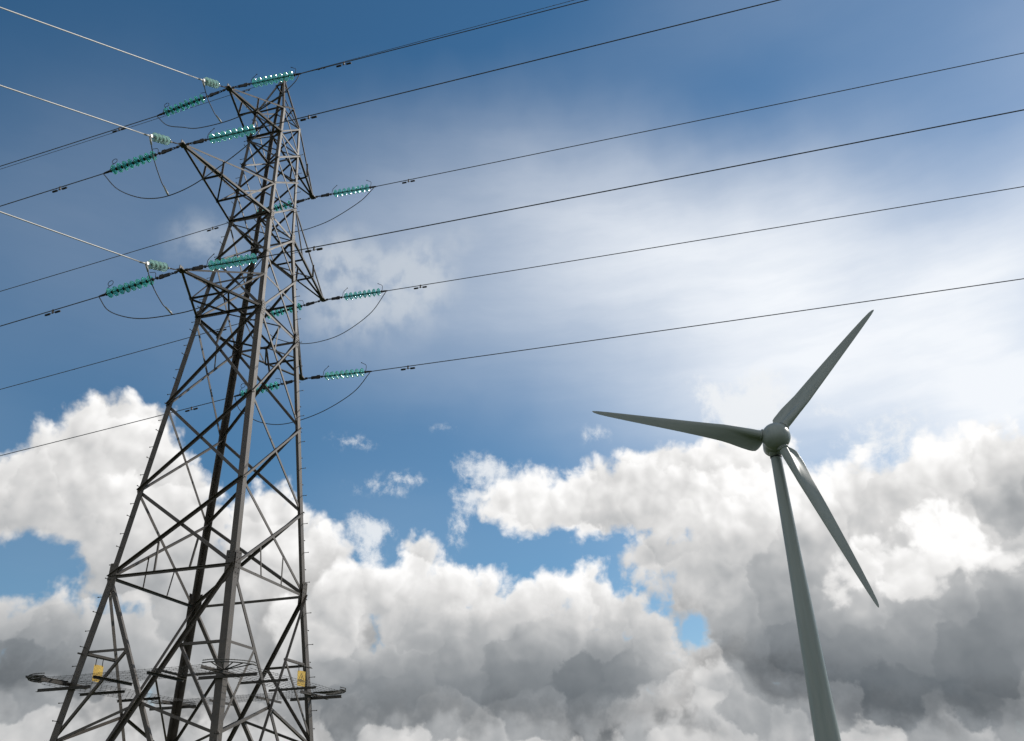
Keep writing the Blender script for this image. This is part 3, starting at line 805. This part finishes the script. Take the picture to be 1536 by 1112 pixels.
# ================================================================== warning signs
def warning_sign(name, label, pos, out, tilt):
    """pos: local point of the middle of the hanging bar, out: local outward normal"""
    out = Vector(out).normalized()
    up = Vector((0, 0, 1))
    side = up.cross(out).normalized()
    M = Matrix((side, out, up)).transposed().to_4x4()
    root = thing(name, label, 'warning sign', PYL @ Matrix.Translation(pos) @ M @ Matrix.Rotation(tilt, 4, 'X'), 'yellow danger signs on the pylon')
    W, H, r = 0.122, 0.175, 0.03
    cz = -0.30
    pts = []
    for (cx_, cy_, a0) in ((W - r, H - r, 0), (-W + r, H - r, 90), (-W + r, -H + r, 180), (W - r, -H + r, 270)):
        for j in range(5):
            an = R(a0 + j * 22.5)
            pts.append((cx_ + r * math.cos(an), cy_ + r * math.sin(an)))
    mb = MB()
    n = len(pts)
    mb.add([(x, 0.002, z + cz) for x, z in pts] + [(x, -0.002, z + cz) for x, z in pts],
           [tuple(range(n)), tuple(range(n, 2 * n))[::-1]] + [(i, n + i, n + (i + 1) % n, (i + 1) % n) for i in range(n)])
    mb.build('plate', M_YELLOW, root)
    # black danger triangle with a falling figure under a lightning bolt
    tr = MB()
    T_ = [Vector((0, 0.0045, cz + 0.125)), Vector((0.105, 0.0045, cz - 0.06)), Vector((-0.105, 0.0045, cz - 0.06))]
    ce = sum(T_, Vector()) / 3
    I_ = [ce + (t_ - ce) * 0.85 for t_ in T_]
    tr.add(T_ + I_, [(0, 1, 4, 3), (1, 2, 5, 4), (2, 0, 3, 5)])
    bolt = [(0.012, 0.062), (-0.014, 0.012), (0.002, 0.016), (-0.012, -0.018), (0.020, 0.028), (0.004, 0.024), (0.020, 0.058)]
    tr.add([(x, 0.0045, z + cz) for x, z in bolt], [tuple(range(len(bolt)))])
    fig = [(-0.045, -0.045), (-0.030, -0.018), (0.0, -0.012), (0.030, -0.030), (0.055, -0.045), (0.040, -0.045), (0.012, -0.032), (-0.014, -0.036), (-0.028, -0.047)]
    tr.add([(x, 0.0045, z + cz) for x, z in fig], [tuple(range(len(fig)))])
    tr.build('danger_triangle', M_BLACK, root)
    for sx in (-1, 1):
        MB().tube([(sx * 0.085, 0, cz + H - 0.02), (sx * 0.085, -0.004, -0.02), (sx * 0.085, -0.03, 0.01), (sx * 0.085, 0.0, 0.05)], 0.008, 6).build('hanger', M_FITTING, root)
    return root


ps = corner(2, 5.0).lerp(corner(1, 5.0), 0.115) + Vector((0, 0.01, 0))
warning_sign('warning_sign', 'yellow danger sign with black triangle hanging inside the right pylon leg', ps, (0.32, 1, 0), R(4))
ps = corner(0, 5.0).lerp(corner(3, 5.0), 0.17) + Vector((0, 0, 0))
warning_sign('warning_sign', 'plain yellow back of a danger sign hanging beside the left pylon leg', ps, (-0.2, -1, 0), R(-4))

# ================================================================== insulator strings
TIPS = {('top', 1): (2.519, 20.346), ('mid', 1): (3.825, 17.047), ('low', 1): (3.023, 13.7115),
        ('top', -1): (-2.519, 20.346), ('mid', -1): (-3.825, 17.047), ('low', -1): (-3.023, 13.7115)}
RIGHT_END = {('top', 1): -0.15, ('mid', 1): -0.05, ('low', 1): -0.09, ('top', -1): -0.12, ('mid', -1): -0.10, ('low', -1): -0.13}
LEFT_END = {('top', 1): -0.36, ('mid', 1): -0.31, ('low', 1): -0.27, ('top', -1): -0.20, ('mid', -1): -0.22, ('low', -1): -0.22}
RIGHT_FAR = {('top', 1): (10.47, -0.17), ('mid', 1): (14.7, -0.03), ('low', 1): (18.68, -0.30), ('top', -1): (21.68, -0.42), ('mid', -1): (20.98, -0.59), ('low', -1): (19.88, -0.54)}
LEFT_FAR = {('top', 1): (7.79, -0.81), ('mid', 1): (5.54, -0.60), ('low', 1): (5.24, -0.585), ('top', -1): (12.54, -1.20), ('mid', -1): (12.72, -1.24), ('low', -1): (10.93, -1.02)}
SEND = 2.22
LEVEL = {'top': 'upper', 'mid': 'middle', 'low': 'lower'}
SIDE = {1: 'left', -1: 'right'}


def glass_disc_mesh(x, root, pitch, rad=0.128, glass=None, cap=None):
    # glass shell, cap towards the pylon (x = 0), skirt towards the wire
    g = MB().lathe([(0.035, 0.040), (0.045, 0.075), (0.060, 0.108), (0.082, rad - 0.004), (0.096, rad), (0.099, rad - 0.006),
                    (0.090, rad - 0.018), (0.094, 0.094), (0.082, 0.086), (0.088, 0.070), (0.076, 0.060), (0.080, 0.042), (0.070, 0.030), (0.064, 0.012)], (x, 0, 0), 'X', 24)
    d = g.build('glass_disc', glass or M_GLASS, root)
    MB().lathe([(-0.005, 0.018), (0.0, 0.036), (0.03, 0.047), (0.0355, 0.046), (0.036, 0.012), (0.064, 0.011), (0.10, 0.013), (pitch - 0.002, 0.013), (pitch - 0.001, 0.012)], (x, 0, 0), 'X', 14).build('metal_cap', cap or M_FITTING, d)
    return d


def make_string(right):
    root = thing('insulator_string', '', 'insulator')
    mb = MB()
    mb.tube([(0.03, 0, 0), (0.20, 0, 0)], 0.013, 8)
    mb.box((0.10, 0, 0), (0.04, 0, 0), (0, 0.016, 0), (0, 0, 0.03))
    mb.tube([(0.17, 0.022, 0), (0.30, 0.022, 0)], 0.011, 8).tube([(0.17, -0.022, 0), (0.30, -0.022, 0)], 0.011, 8)
    mb.box((0.42, 0, 0), (0.15, 0, 0), (0, 0.013, 0), (0, 0, 0.047))       # sag-adjusting plate
    mb.box((0.30, 0, 0), (0.03, 0, 0), (0, 0.02, 0), (0, 0, 0.03))
    mb.box((0.50, 0, 0.005), (0.05, 0, 0), (0, 0.02, 0), (0, 0, 0.056))
    mb.tube([(0.56, 0, 0), (0.72, 0, 0)], 0.014, 8)
    mb.box((0.62, 0, 0), (0.025, 0, 0), (0, 0.026, 0), (0, 0, 0.026))
    mb.build('linkage', M_FITTING, root)
    pitch, n = 0.164, 8
    for i in range(n):
        glass_disc_mesh(0.72 + i * pitch, root, pitch)
    xe = 0.72 + n * pitch
    mb = MB()
    mb.tube([(xe - 0.01, 0, 0), (xe + 0.10, 0, 0)], 0.016, 8)
    mb.box((xe + 0.03, 0, 0), (0.022, 0, 0), (0, 0.03, 0), (0, 0, 0.03))
    mb.tube([(xe + 0.07, 0, 0), (xe + 0.12, 0, 0), (xe + 0.20, 0, 0), (SEND + 0.05, 0, 0)], [0.03, 0.03, 0.024, 0.018], 8)
    mb.build('end_clamp', M_FITTING, root)
    h = 0.008
    if right:
        MB().tube([(0.66, 0, 0.01), (0.66, 0, 0.17), (0.69, 0, 0.23), (0.80, 0, 0.34)], h, 6).tube([(0.79, 0, 0.33), (0.81, 0, 0.35)], 0.013, 6).build('arcing_horn', M_FITTING, root)
        MB().tube([(xe + 0.04, 0, 0.01), (xe + 0.04, 0, 0.20), (xe + 0.01, 0, 0.25), (xe - 0.13, 0, 0.33)], h, 6).tube([(xe - 0.12, 0, 0.325), (xe - 0.145, 0, 0.338)], 0.013, 6).build('arcing_horn', M_FITTING, root)
    else:
        MB().tube([(0.67, 0, 0.01), (0.67, 0, 0.15), (0.70, 0, 0.21), (0.85, 0, 0.25)], h, 6).build('arcing_horn', M_FITTING, root)
        lp = [(xe - 0.06 + 0.075 * math.sin(a), 0, 0.305 - 0.075 * math.cos(a)) for a in [2 * math.pi * j / 14 for j in range(15)]]
        MB().tube([(xe + 0.04, 0, 0.01), (xe + 0.04, 0, 0.14), (xe, 0, 0.20)] + lp, h, 6).build('arcing_horn', M_FITTING, root)
    return root


def string_matrix(tip, direction, drop):
    """x out along the line direction (+1 or -1 of local y) falling by drop over SEND"""
    ax = Vector((0, direction, drop / SEND)).normalized()
    ay = Vector((0, 0, 1)).cross(ax).normalized()
    az_ = ax.cross(ay)
    M = Matrix((ax, ay, az_)).transposed().to_4x4()
    return PYL @ Matrix.Translation(tip) @ M


protos = {}
for (lv, sx), (x, z) in TIPS.items():
    tip = Vector((x, 0, z))
    for dr in (1, -1):
        if dr not in protos:
            o = protos[dr] = make_string(dr == 1)
        else:
            o = copy_tree(protos[dr])
        st = tip + Vector((0, 0.05 * dr, 0))
        o.matrix_world = string_matrix(st, dr, (RIGHT_END if dr == 1 else LEFT_END)[(lv, sx)])
        tag(o, 'teal glass insulator string running %s from the %s %s cross-arm tip' % ('right' if dr == 1 else 'left', LEVEL[lv], SIDE[sx]), 'insulator', 'glass insulator strings on the pylon')


# ================================================================== conductors, dampers and jumper loops
def wire_z(s, end, far, cur):
    """height over the tip at distance s: through (SEND, end) and the far point, slightly hanging"""
    fs, fz = far
    b = (fz - end) / (fs - SEND) - cur * (fs - SEND)
    return end + b * (s - SEND) + cur * (s - SEND) ** 2


def wire_pts(x, z0, dr, end, far, cur, length):
    pts = []
    n = 60
    for i in range(n + 1):
        s = SEND + (length - SEND) * (i / n) ** 1.6
        pts.append(PYL @ Vector((x, dr * s, z0 + wire_z(s, end, far, cur))))
    return pts


def make_damper():
    root = thing('vibration_damper', '', 'damper')
    mb = MB()
    mb.box((0, 0, -0.035), (0.020, 0, 0), (0, 0.016, 0), (0, 0, 0.055))
    mb.build('clamp', M_STEEL, root)
    MB().tube([(-0.16, 0, -0.085), (-0.08, 0, -0.078), (0, 0, -0.075), (0.08, 0, -0.078), (0.16, 0, -0.085)], 0.007, 6).build('messenger_cable', M_WIRE, root)
    for s in (-1, 1):
        MB().lathe([(0.075, 0.018), (0.08, 0.028), (0.20, 0.028), (0.222, 0.020)] if s > 0 else [(-0.222, 0.020), (-0.20, 0.028), (-0.08, 0.028), (-0.075, 0.018)], (0, 0, -0.085), 'X', 12).build('weight', M_FITTING, root)
    return root


damper_proto = None


def place_damper(p, d, label, scale=1.0):
    global damper_proto
    o = damper_proto = make_damper() if damper_proto is None else damper_proto
    if o.get('placed'):
        o = copy_tree(damper_proto)
    d = Vector(d).normalized()
    ay = Vector((0, 0, 1)).cross(d).normalized()
    M = Matrix((d, ay, d.cross(ay))).transposed().to_4x4()
    o.matrix_world = Matrix.Translation(p) @ M @ Matrix.Scale(scale, 4)
    o['placed'] = True
    tag(o, label, 'damper', 'vibration dampers on the wires')


DAMP_R = {('top', 1): 3.62, ('mid', 1): 3.56, ('low', 1): 3.60, ('top', -1): 3.47, ('mid', -1): 3.46, ('low', -1): 3.48}
DAMP_L = {('top', 1): 3.56, ('mid', 1): 3.62, ('low', 1): 3.64, ('top', -1): 3.77, ('mid', -1): 3.79, ('low', -1): 3.79}
for (lv, sx), (x, z) in TIPS.items():
    for dr in (1, -1):
        end, far = (RIGHT_END, RIGHT_FAR)[dr == 99] if False else ((RIGHT_END if dr == 1 else LEFT_END)[(lv, sx)], (RIGHT_FAR if dr == 1 else LEFT_FAR)[(lv, sx)])
        cur = 0.00022 if dr == 1 else 0.0005
        pts = wire_pts(x, z, dr, end, far, cur, 110 if dr == 1 else 160)
        sd = 'right' if dr == 1 else 'left'
        w = MB().tube(pts, 0.0125, 8).build('conductor_wire', M_WIRE)
        tag(w, 'dark conductor wire running off %s from the %s %s cross-arm' % (sd, LEVEL[lv], SIDE[sx]), 'power line', 'overhead conductor wires')
        s = (DAMP_R if dr == 1 else DAMP_L)[(lv, sx)]
        p = PYL @ Vector((x, dr * s, z + wire_z(s, end, far, cur)))
        q = PYL @ Vector((x, dr * (s + 0.2), z + wire_z(s + 0.2, end, far, cur)))
        place_damper(p, q - p, 'dark two-weight damper under the %s wire of the %s %s cross-arm' % ('right-hand' if dr == 1 else 'left-hand', LEVEL[lv], SIDE[sx]))

EZ = ZT + 0.13
earth_f = {1: ((2.2, 0.02), (10.25, 0.12)), -1: ((2.2, -0.16), (11.13, -0.93))}
for dr in (1, -1):
    (s0, d0), (s1, d1) = earth_f[dr]
    k = (d1 - d0) / (s1 - s0)
    a0 = d0 - k * s0
    a0 = 0.0 if True else a0
    k = d1 / s1
    pts = [PYL @ Vector((0, dr * s, EZ + k * s + (0.0002 if dr == 1 else 0.0004) * s * max(0, s - s1))) for s in [0.02 + (110 if dr == 1 else 160) * (i / 60) ** 1.6 for i in range(61)]]
    w = MB().tube(pts, 0.0085, 6).build('earth_wire', M_WIRE)
    tag(w, 'thin earth wire running off %s from the very top of the pylon' % ('right' if dr == 1 else 'left'), 'earth wire', 'earth wires')
    p = PYL @ Vector((0, dr * 1.365, EZ + k * 1.365))
    q = PYL @ Vector((0, dr * 1.6, EZ + k * 1.6))
    place_damper(p, q - p, 'small damper under the thin earth wire just %s of the pylon top' % ('right' if dr == 1 else 'left'), 0.62)


def catmull(pts, n=10):
    pts = [Vector(p) for p in pts]
    pts = [pts[0] * 2 - pts[1]] + pts + [pts[-1] * 2 - pts[-2]]
    out = []
    for i in range(1, len(pts) - 2):
        a, b, c, d = pts[i - 1:i + 3]
        for j in range(n):
            t = j / n
            out.append(0.5 * ((2 * b) + (c - a) * t + (2 * a - 5 * b + 4 * c - d) * t * t + (3 * b - a - 3 * c + d) * t ** 3))
    out.append(pts[-2])
    return out


JUMP = {('top', 1): [(-2.3, -0.37), (-1.87, -0.84), (-1.32, -1.08), (-0.82, -1.26), (-0.03, -1.29), (0.53, -1.22), (1.07, -1.10), (1.70, -0.82), (2.12, -0.45), (2.26, -0.17)],
        ('mid', 1): [(-2.3, -0.32), (-1.78, -0.92), (-1.2, -1.32), (-0.66, -1.54), (-0.1, -1.59), (0.55, -1.42), (1.23, -1.02), (1.94, -0.50), (2.26, -0.06)],
        ('low', 1): [(-2.3, -0.28), (-1.95, -0.72), (-1.44, -1.01), (-0.83, -1.19), (-0.02, -1.24), (0.65, -1.20), (1.3, -0.98), (1.9, -0.55), (2.26, -0.10)],
        ('top', -1): [(2.24, -0.14), (1.77, -0.60), (0.84, -1.08), (0.13, -1.26), (-0.47, -1.29), (-1.2, -1.12), (-1.85, -0.72), (-2.27, -0.24)],
        ('mid', -1): [(2.26, -0.12), (1.75, -0.84), (0.85, -1.40), (0.04, -1.57), (-0.68, -1.52), (-1.31, -1.30), (-1.85, -0.95), (-2.27, -0.24)],
        ('low', -1): [(2.26, -0.15), (1.78, -0.71), (0.95, -1.15), (0.14, -1.37), (-0.56, -1.42), (-1.14, -1.29), (-1.6, -1.06), (-2.05, -0.70), (-2.27, -0.24)]}
for (lv, sx), pts in JUMP.items():
    x, z = TIPS[(lv, sx)]
    P_ = [PYL @ p for p in catmull([Vector((x, y, z + dz - 0.015)) for y, dz in pts])]
    w = MB().tube(P_, 0.0125, 8).build('jumper_loop', M_WIRE)
    tag(w, 'slack dark jumper cable looping beneath the %s %s cross-arm tip' % (LEVEL[lv], SIDE[sx]), 'jumper cable', 'jumper loops under the cross-arms')

# ================================================================== down-leads towards the camera side
DOWN = {'top': (0.672, (-0.04, -1.28), (1.08, -0.765)), 'mid': (0.565, (-0.12, -1.59), (1.03, -0.635)), 'low': (0.357, (-0.03, -1.23), (1.22, -0.59))}


def make_short_string():
    root = thing('down_lead_insulator', '', 'insulator')
    mb = MB()
    mb.tube([(0.04, 0, 0), (0.26, 0, 0)], 0.011, 8)
    mb.tube([(0.24, 0.02, 0), (0.40, 0.02, 0)], 0.009, 6).tube([(0.24, -0.02, 0), (0.40, -0.02, 0)], 0.009, 6)
    mb.tube([(0.38, 0, 0), (0.56, 0, 0)], 0.012, 8)
    mb.box((0.46, 0, 0), (0.02, 0, 0), (0, 0.022, 0), (0, 0, 0.022))
    mb.build('linkage', M_STEEL, root)
    for i in range(4):
        glass_disc_mesh(0.56 + i * 0.15, root, 0.15, 0.112, M_GLASS_SUNLIT, M_ALU)
    mb = MB()
    mb.tube([(1.155, 0, 0), (1.22, 0, 0)], 0.018, 8)
    mb.box((1.24, 0, 0), (0.04, 0, 0), (0, 0.03, 0), (0, 0, 0.035))
    mb.tube([(1.26, 0, 0), (1.50, 0, 0)], [0.026, 0.020], 8)
    mb.build('end_clamp', M_ALU, root)
    return root


short_proto = None
for lv, (slope, (jy, jz), (cx_, cz_)) in DOWN.items():
    x, z = TIPS[(lv, 1)]
    tip = Vector((x, 0, z))
    ax = Vector((1, 0, cz_ / cx_)).normalized()
    ay = Vector((0, 1, 0))
    M = Matrix((ax, ay, ax.cross(ay))).transposed().to_4x4()
    o = make_short_string() if short_proto is None else copy_tree(short_proto)
    short_proto = short_proto or o
    o.matrix_world = PYL @ Matrix.Translation(tip + ax * 0.03) @ M
    tag(o, 'short string of four sunlit pale glass discs at the %s left cross-arm tip, nearest the camera' % LEVEL[lv], 'insulator', 'short insulators of the down-leads')
    L = 24.0
    c0 = Vector((x, 0, z)) + ax * 1.45
    pts = []
    for i in range(41):
        s = i / 40
        h = c0.x - x + (L - (c0.x - x)) * s
        sag = -0.05 * math.sin(math.pi * s)
        pts.append(PYL @ Vector((x + h, 0, c0.z - slope * (h - (c0.x - x)) + sag)))
    w = MB().tube(pts, 0.0155, 8).build('down_lead_wire', M_ALU)
    tag(w, 'bright aluminium wire sloping to the upper left from the %s left cross-arm tip' % LEVEL[lv], 'power line', 'bright down-lead wires')
    # dropper that joins the down-lead to the jumper loop below
    a = tip + ax * 1.30 + Vector((0, 0, -0.03))
    b = Vector((x, jy, z + jz))
    d = thing('tee_dropper', 'bright short tail joining the %s left jumper loop to its sloping wire' % LEVEL[lv], 'jumper cable', PYL.copy(), 'tails between down-leads and jumper loops')
    m1 = a.lerp(b, 0.30) + Vector((0.02, 0, -0.16))
    m2 = a.lerp(b, 0.65) + Vector((0.0, 0, -0.17))
    e = b + (m2 - b).normalized() * 0.22
    MB().tube(catmull([a, m1, m2, e], 8), 0.012, 8).build('tail_cable', M_WIRE, d)
    MB().tube([b, b.lerp(e, 0.35), b.lerp(e, 0.4), e + (e - b) * 0.2], [0.020, 0.028, 0.024, 0.020], 8).build('end_lug', M_ALU, d)
    MB().tube([a, a.lerp(m1, 0.35)], [0.028, 0.022], 8).build('top_lug', M_ALU, d)

# ================================================================== wind turbine
HUB = Vector((23.7533, 71.1392, 30.329 + CAM_Z))
NAZ, NEL, T0, RT, CONE = -0.1056, 0.0566, 2.9267, 16.727, 0.0446
nax = Vector((math.sin(NAZ) * math.cos(NEL), -math.cos(NAZ) * math.cos(NEL), math.sin(NEL)))
uax = Vector((0, 0, 1)).cross(nax).normalized()
wax = nax.cross(uax)
hor = Vector((nax.x, nax.y, 0)).normalized()
tw = HUB - hor * 1.55
turb = thing('wind_turbine', 'three-bladed grey-green wind turbine on a tapering tubular tower', 'wind turbine', Matrix.Translation((tw.x, tw.y, 0)))
TO = Vector((tw.x, tw.y, 0))
prof = [(0.0, 1.18), (4.0, 1.03), (6.6, 0.985), (16.6, 0.745), (21.4, 0.62), (29.6, 0.485), (30.53, 0.475)]
fine = []
for (a, ra), (b, rb) in zip(prof, prof[1:]):
    for j in range(6):
        fine.append((a + (b - a) * j / 6, ra + (rb - ra) * j / 6))
fine.append(prof[-1])
MB().lathe(fine, (0, 0, 0), 'Z', 64).build('tower', M_TURB, turb)
MB().lathe([(30.51, 0.485), (30.51, 0.52), (30.59, 0.52), (30.59, 0.485)], (0, 0, 0), 'Z', 48).build('tower_collar', M_SEAM, turb)
# nacelle: short drum behind the hub
NB = Matrix((nax, uax, wax)).transposed().to_4x4()


def place(ob, m):
    ob.matrix_parent_inverse = Matrix.Identity(4)
    ob.matrix_local = Matrix.Translation(-TO) @ m
    return ob


nac = MB().lathe([(-3.0, 0.30), (-2.95, 0.55), (-2.6, 0.80), (-1.6, 0.98), (-0.6, 1.02), (-0.45, 1.0)], (0, 0, 0), 'X', 40).build('nacelle', M_TURB, turb)
place(nac, Matrix.Translation(HUB) @ NB)
yaw = MB().lathe([(30.59, 0.50), (31.1, 0.55), (31.6, 0.6)], (0, 0, 0), 'Z', 40).build('yaw_neck', M_TURB, turb)
sph = [(1.27 * math.sin(R(a)), 1.27 * math.cos(R(a))) for a in range(-50, 90, 5)] + [(1.27, 0.0)]
hubo = MB().lathe(sph, (0, 0, 0), 'X', 56).build('hub', M_TURB, turb)
place(hubo, Matrix.Translation(HUB) @ NB)


def interp(x, tab):
    for (a, va), (b, vb) in zip(tab, tab[1:]):
        if x <= b:
            t = max(0.0, (x - a) / (b - a))
            t = t * t * (3 - 2 * t) if False else t
            return va + (vb - va) * t
    return tab[-1][1]


CHORD = [(1.06, 1.00), (1.14, 1.30), (1.26, 1.55), (1.40, 1.76), (1.60, 1.94), (1.9, 2.0), (2.2, 1.99), (2.9, 1.88), (4.0, 1.66), (6.0, 1.38), (8.5, 1.13), (11.0, 0.90), (13.5, 0.67), (15.3, 0.47), (16.2, 0.33), (16.6, 0.20), (16.767, 0.06)]
THICK = [(1.06, 0.80), (2.2, 0.76), (3.2, 0.64), (4.5, 0.46), (6.0, 0.34), (8.5, 0.24), (11.0, 0.17), (13.5, 0.115), (16.2, 0.05), (16.767, 0.02)]
TWIST = [(1.06, 46.0), (2.2, 41.0), (3.0, 33.0), (4.0, 25.5), (6.0, 16.0), (8.5, 10.0), (11.0, 6.5), (13.5, 4.0), (16.767, 2.0)]
blade_mesh = None


def blade_builder():
    mb = MB()
    st = [1.06, 1.10, 1.14, 1.20, 1.26, 1.33, 1.40, 1.48, 1.60, 1.74, 1.88, 2.0, 2.2, 2.5, 2.9, 3.4, 4.0, 4.7, 5.5, 6.5, 7.5, 8.5, 9.7, 11, 12.2, 13.5, 14.5, 15.3, 15.8, 16.2, 16.45, 16.6, 16.7, 16.767]
    K = 18
    vs = []
    for r in st:
        ch, th, tw_ = interp(r, CHORD), interp(r, THICK), R(interp(r, TWIST))
        mixr = max(0.0, min(1.0, (4.6 - r) / 3.0))           # 1 at the root: round spar with a thin flange behind
        ring_ = []
        xs = [0.5 * (1 - math.cos(math.pi * i / K)) for i in range(K + 1)]
        up, lo = [], []
        for x in xs:
            naca = 5 * (0.2969 * math.sqrt(x) - 0.126 * x - 0.3516 * x * x + 0.2843 * x ** 3 - 0.1036 * x ** 4) * th
            dc = min(th, ch * 0.98)
            u = x * ch / dc
            cyl = dc * math.sqrt(max(0.0, u * (1 - u))) if u < 1 else 0.0
            fl = 0.05 * (1 - x) + 0.012
            rootp = max(cyl, fl if x > 0.06 else 0.0)
            hh = mixr * rootp + (1 - mixr) * naca
            camber = 0.04 * ch * (1 - mixr) * math.sin(math.pi * x)
            up.append((x, hh + camber))
            lo.append((x, -hh + camber * 0.6))
        sec = up + lo[-2:0:-1]
        for x, y in sec:
            y -= mixr * 0.85 * max(0.0, x - 0.62) ** 2 * ch     # trailing lip curls back upwind
            cx0 = (0.30 * (1 - mixr) + mixr * min(0.5, 0.5 * min(th, ch) / ch)) * ch
            X, Y = x * ch - cx0, y                            # X towards the trailing edge
            ca, sa = math.cos(tw_), math.sin(tw_)
            # local: x = leading-edge direction, y = downwind, z = radial
            vs.append((-(X * ca - Y * sa), X * sa + Y * ca, r))
    n = 2 * K
    m = len(st)
    fs = [(i * n + k, i * n + (k + 1) % n, (i + 1) * n + (k + 1) % n, (i + 1) * n + k) for i in range(m - 1) for k in range(n)]
    mb.add(vs, fs, True)
    mb.f += [list(range(n))[::-1], [(m - 1) * n + k for k in range(n)]]
    mb.sm += [False, False]
    return mb


b0 = None
for k in range(3):
    a = T0 - k * 2 * math.pi / 3
    rad = (uax * math.cos(a) + wax * math.sin(a)) * math.cos(CONE) + nax * math.sin(CONE)
    le = uax * math.sin(a) - wax * math.cos(a)
    upw = rad.cross(le)
    Mx = Matrix.Translation(HUB) @ Matrix((le, upw, rad)).transposed().to_4x4()
    if b0 is None:
        b0 = blade_builder().build('blade', M_TURB, turb)
        r0 = MB().lathe([(0.85, 0.50), (1.34, 0.50), (1.36, 0.49), (1.37, 0.41), (1.40, 0.395)], (0, 0, 0), 'Z', 36).build('blade_root', M_TURB, b0)
        s0 = MB().lathe([(1.24, 0.498), (1.24, 0.512), (1.275, 0.512), (1.275, 0.498)], (0, 0, 0), 'Z', 36).build('root_seal', M_SEAM, b0)
        bl = b0
    else:
        bl = b0.copy()
        col.objects.link(bl)
        for ch in list(b0.children):
            cc = ch.copy()
            col.objects.link(cc)
            cc.parent = bl
    place(bl, Mx)

bpy.context.view_layer.update()
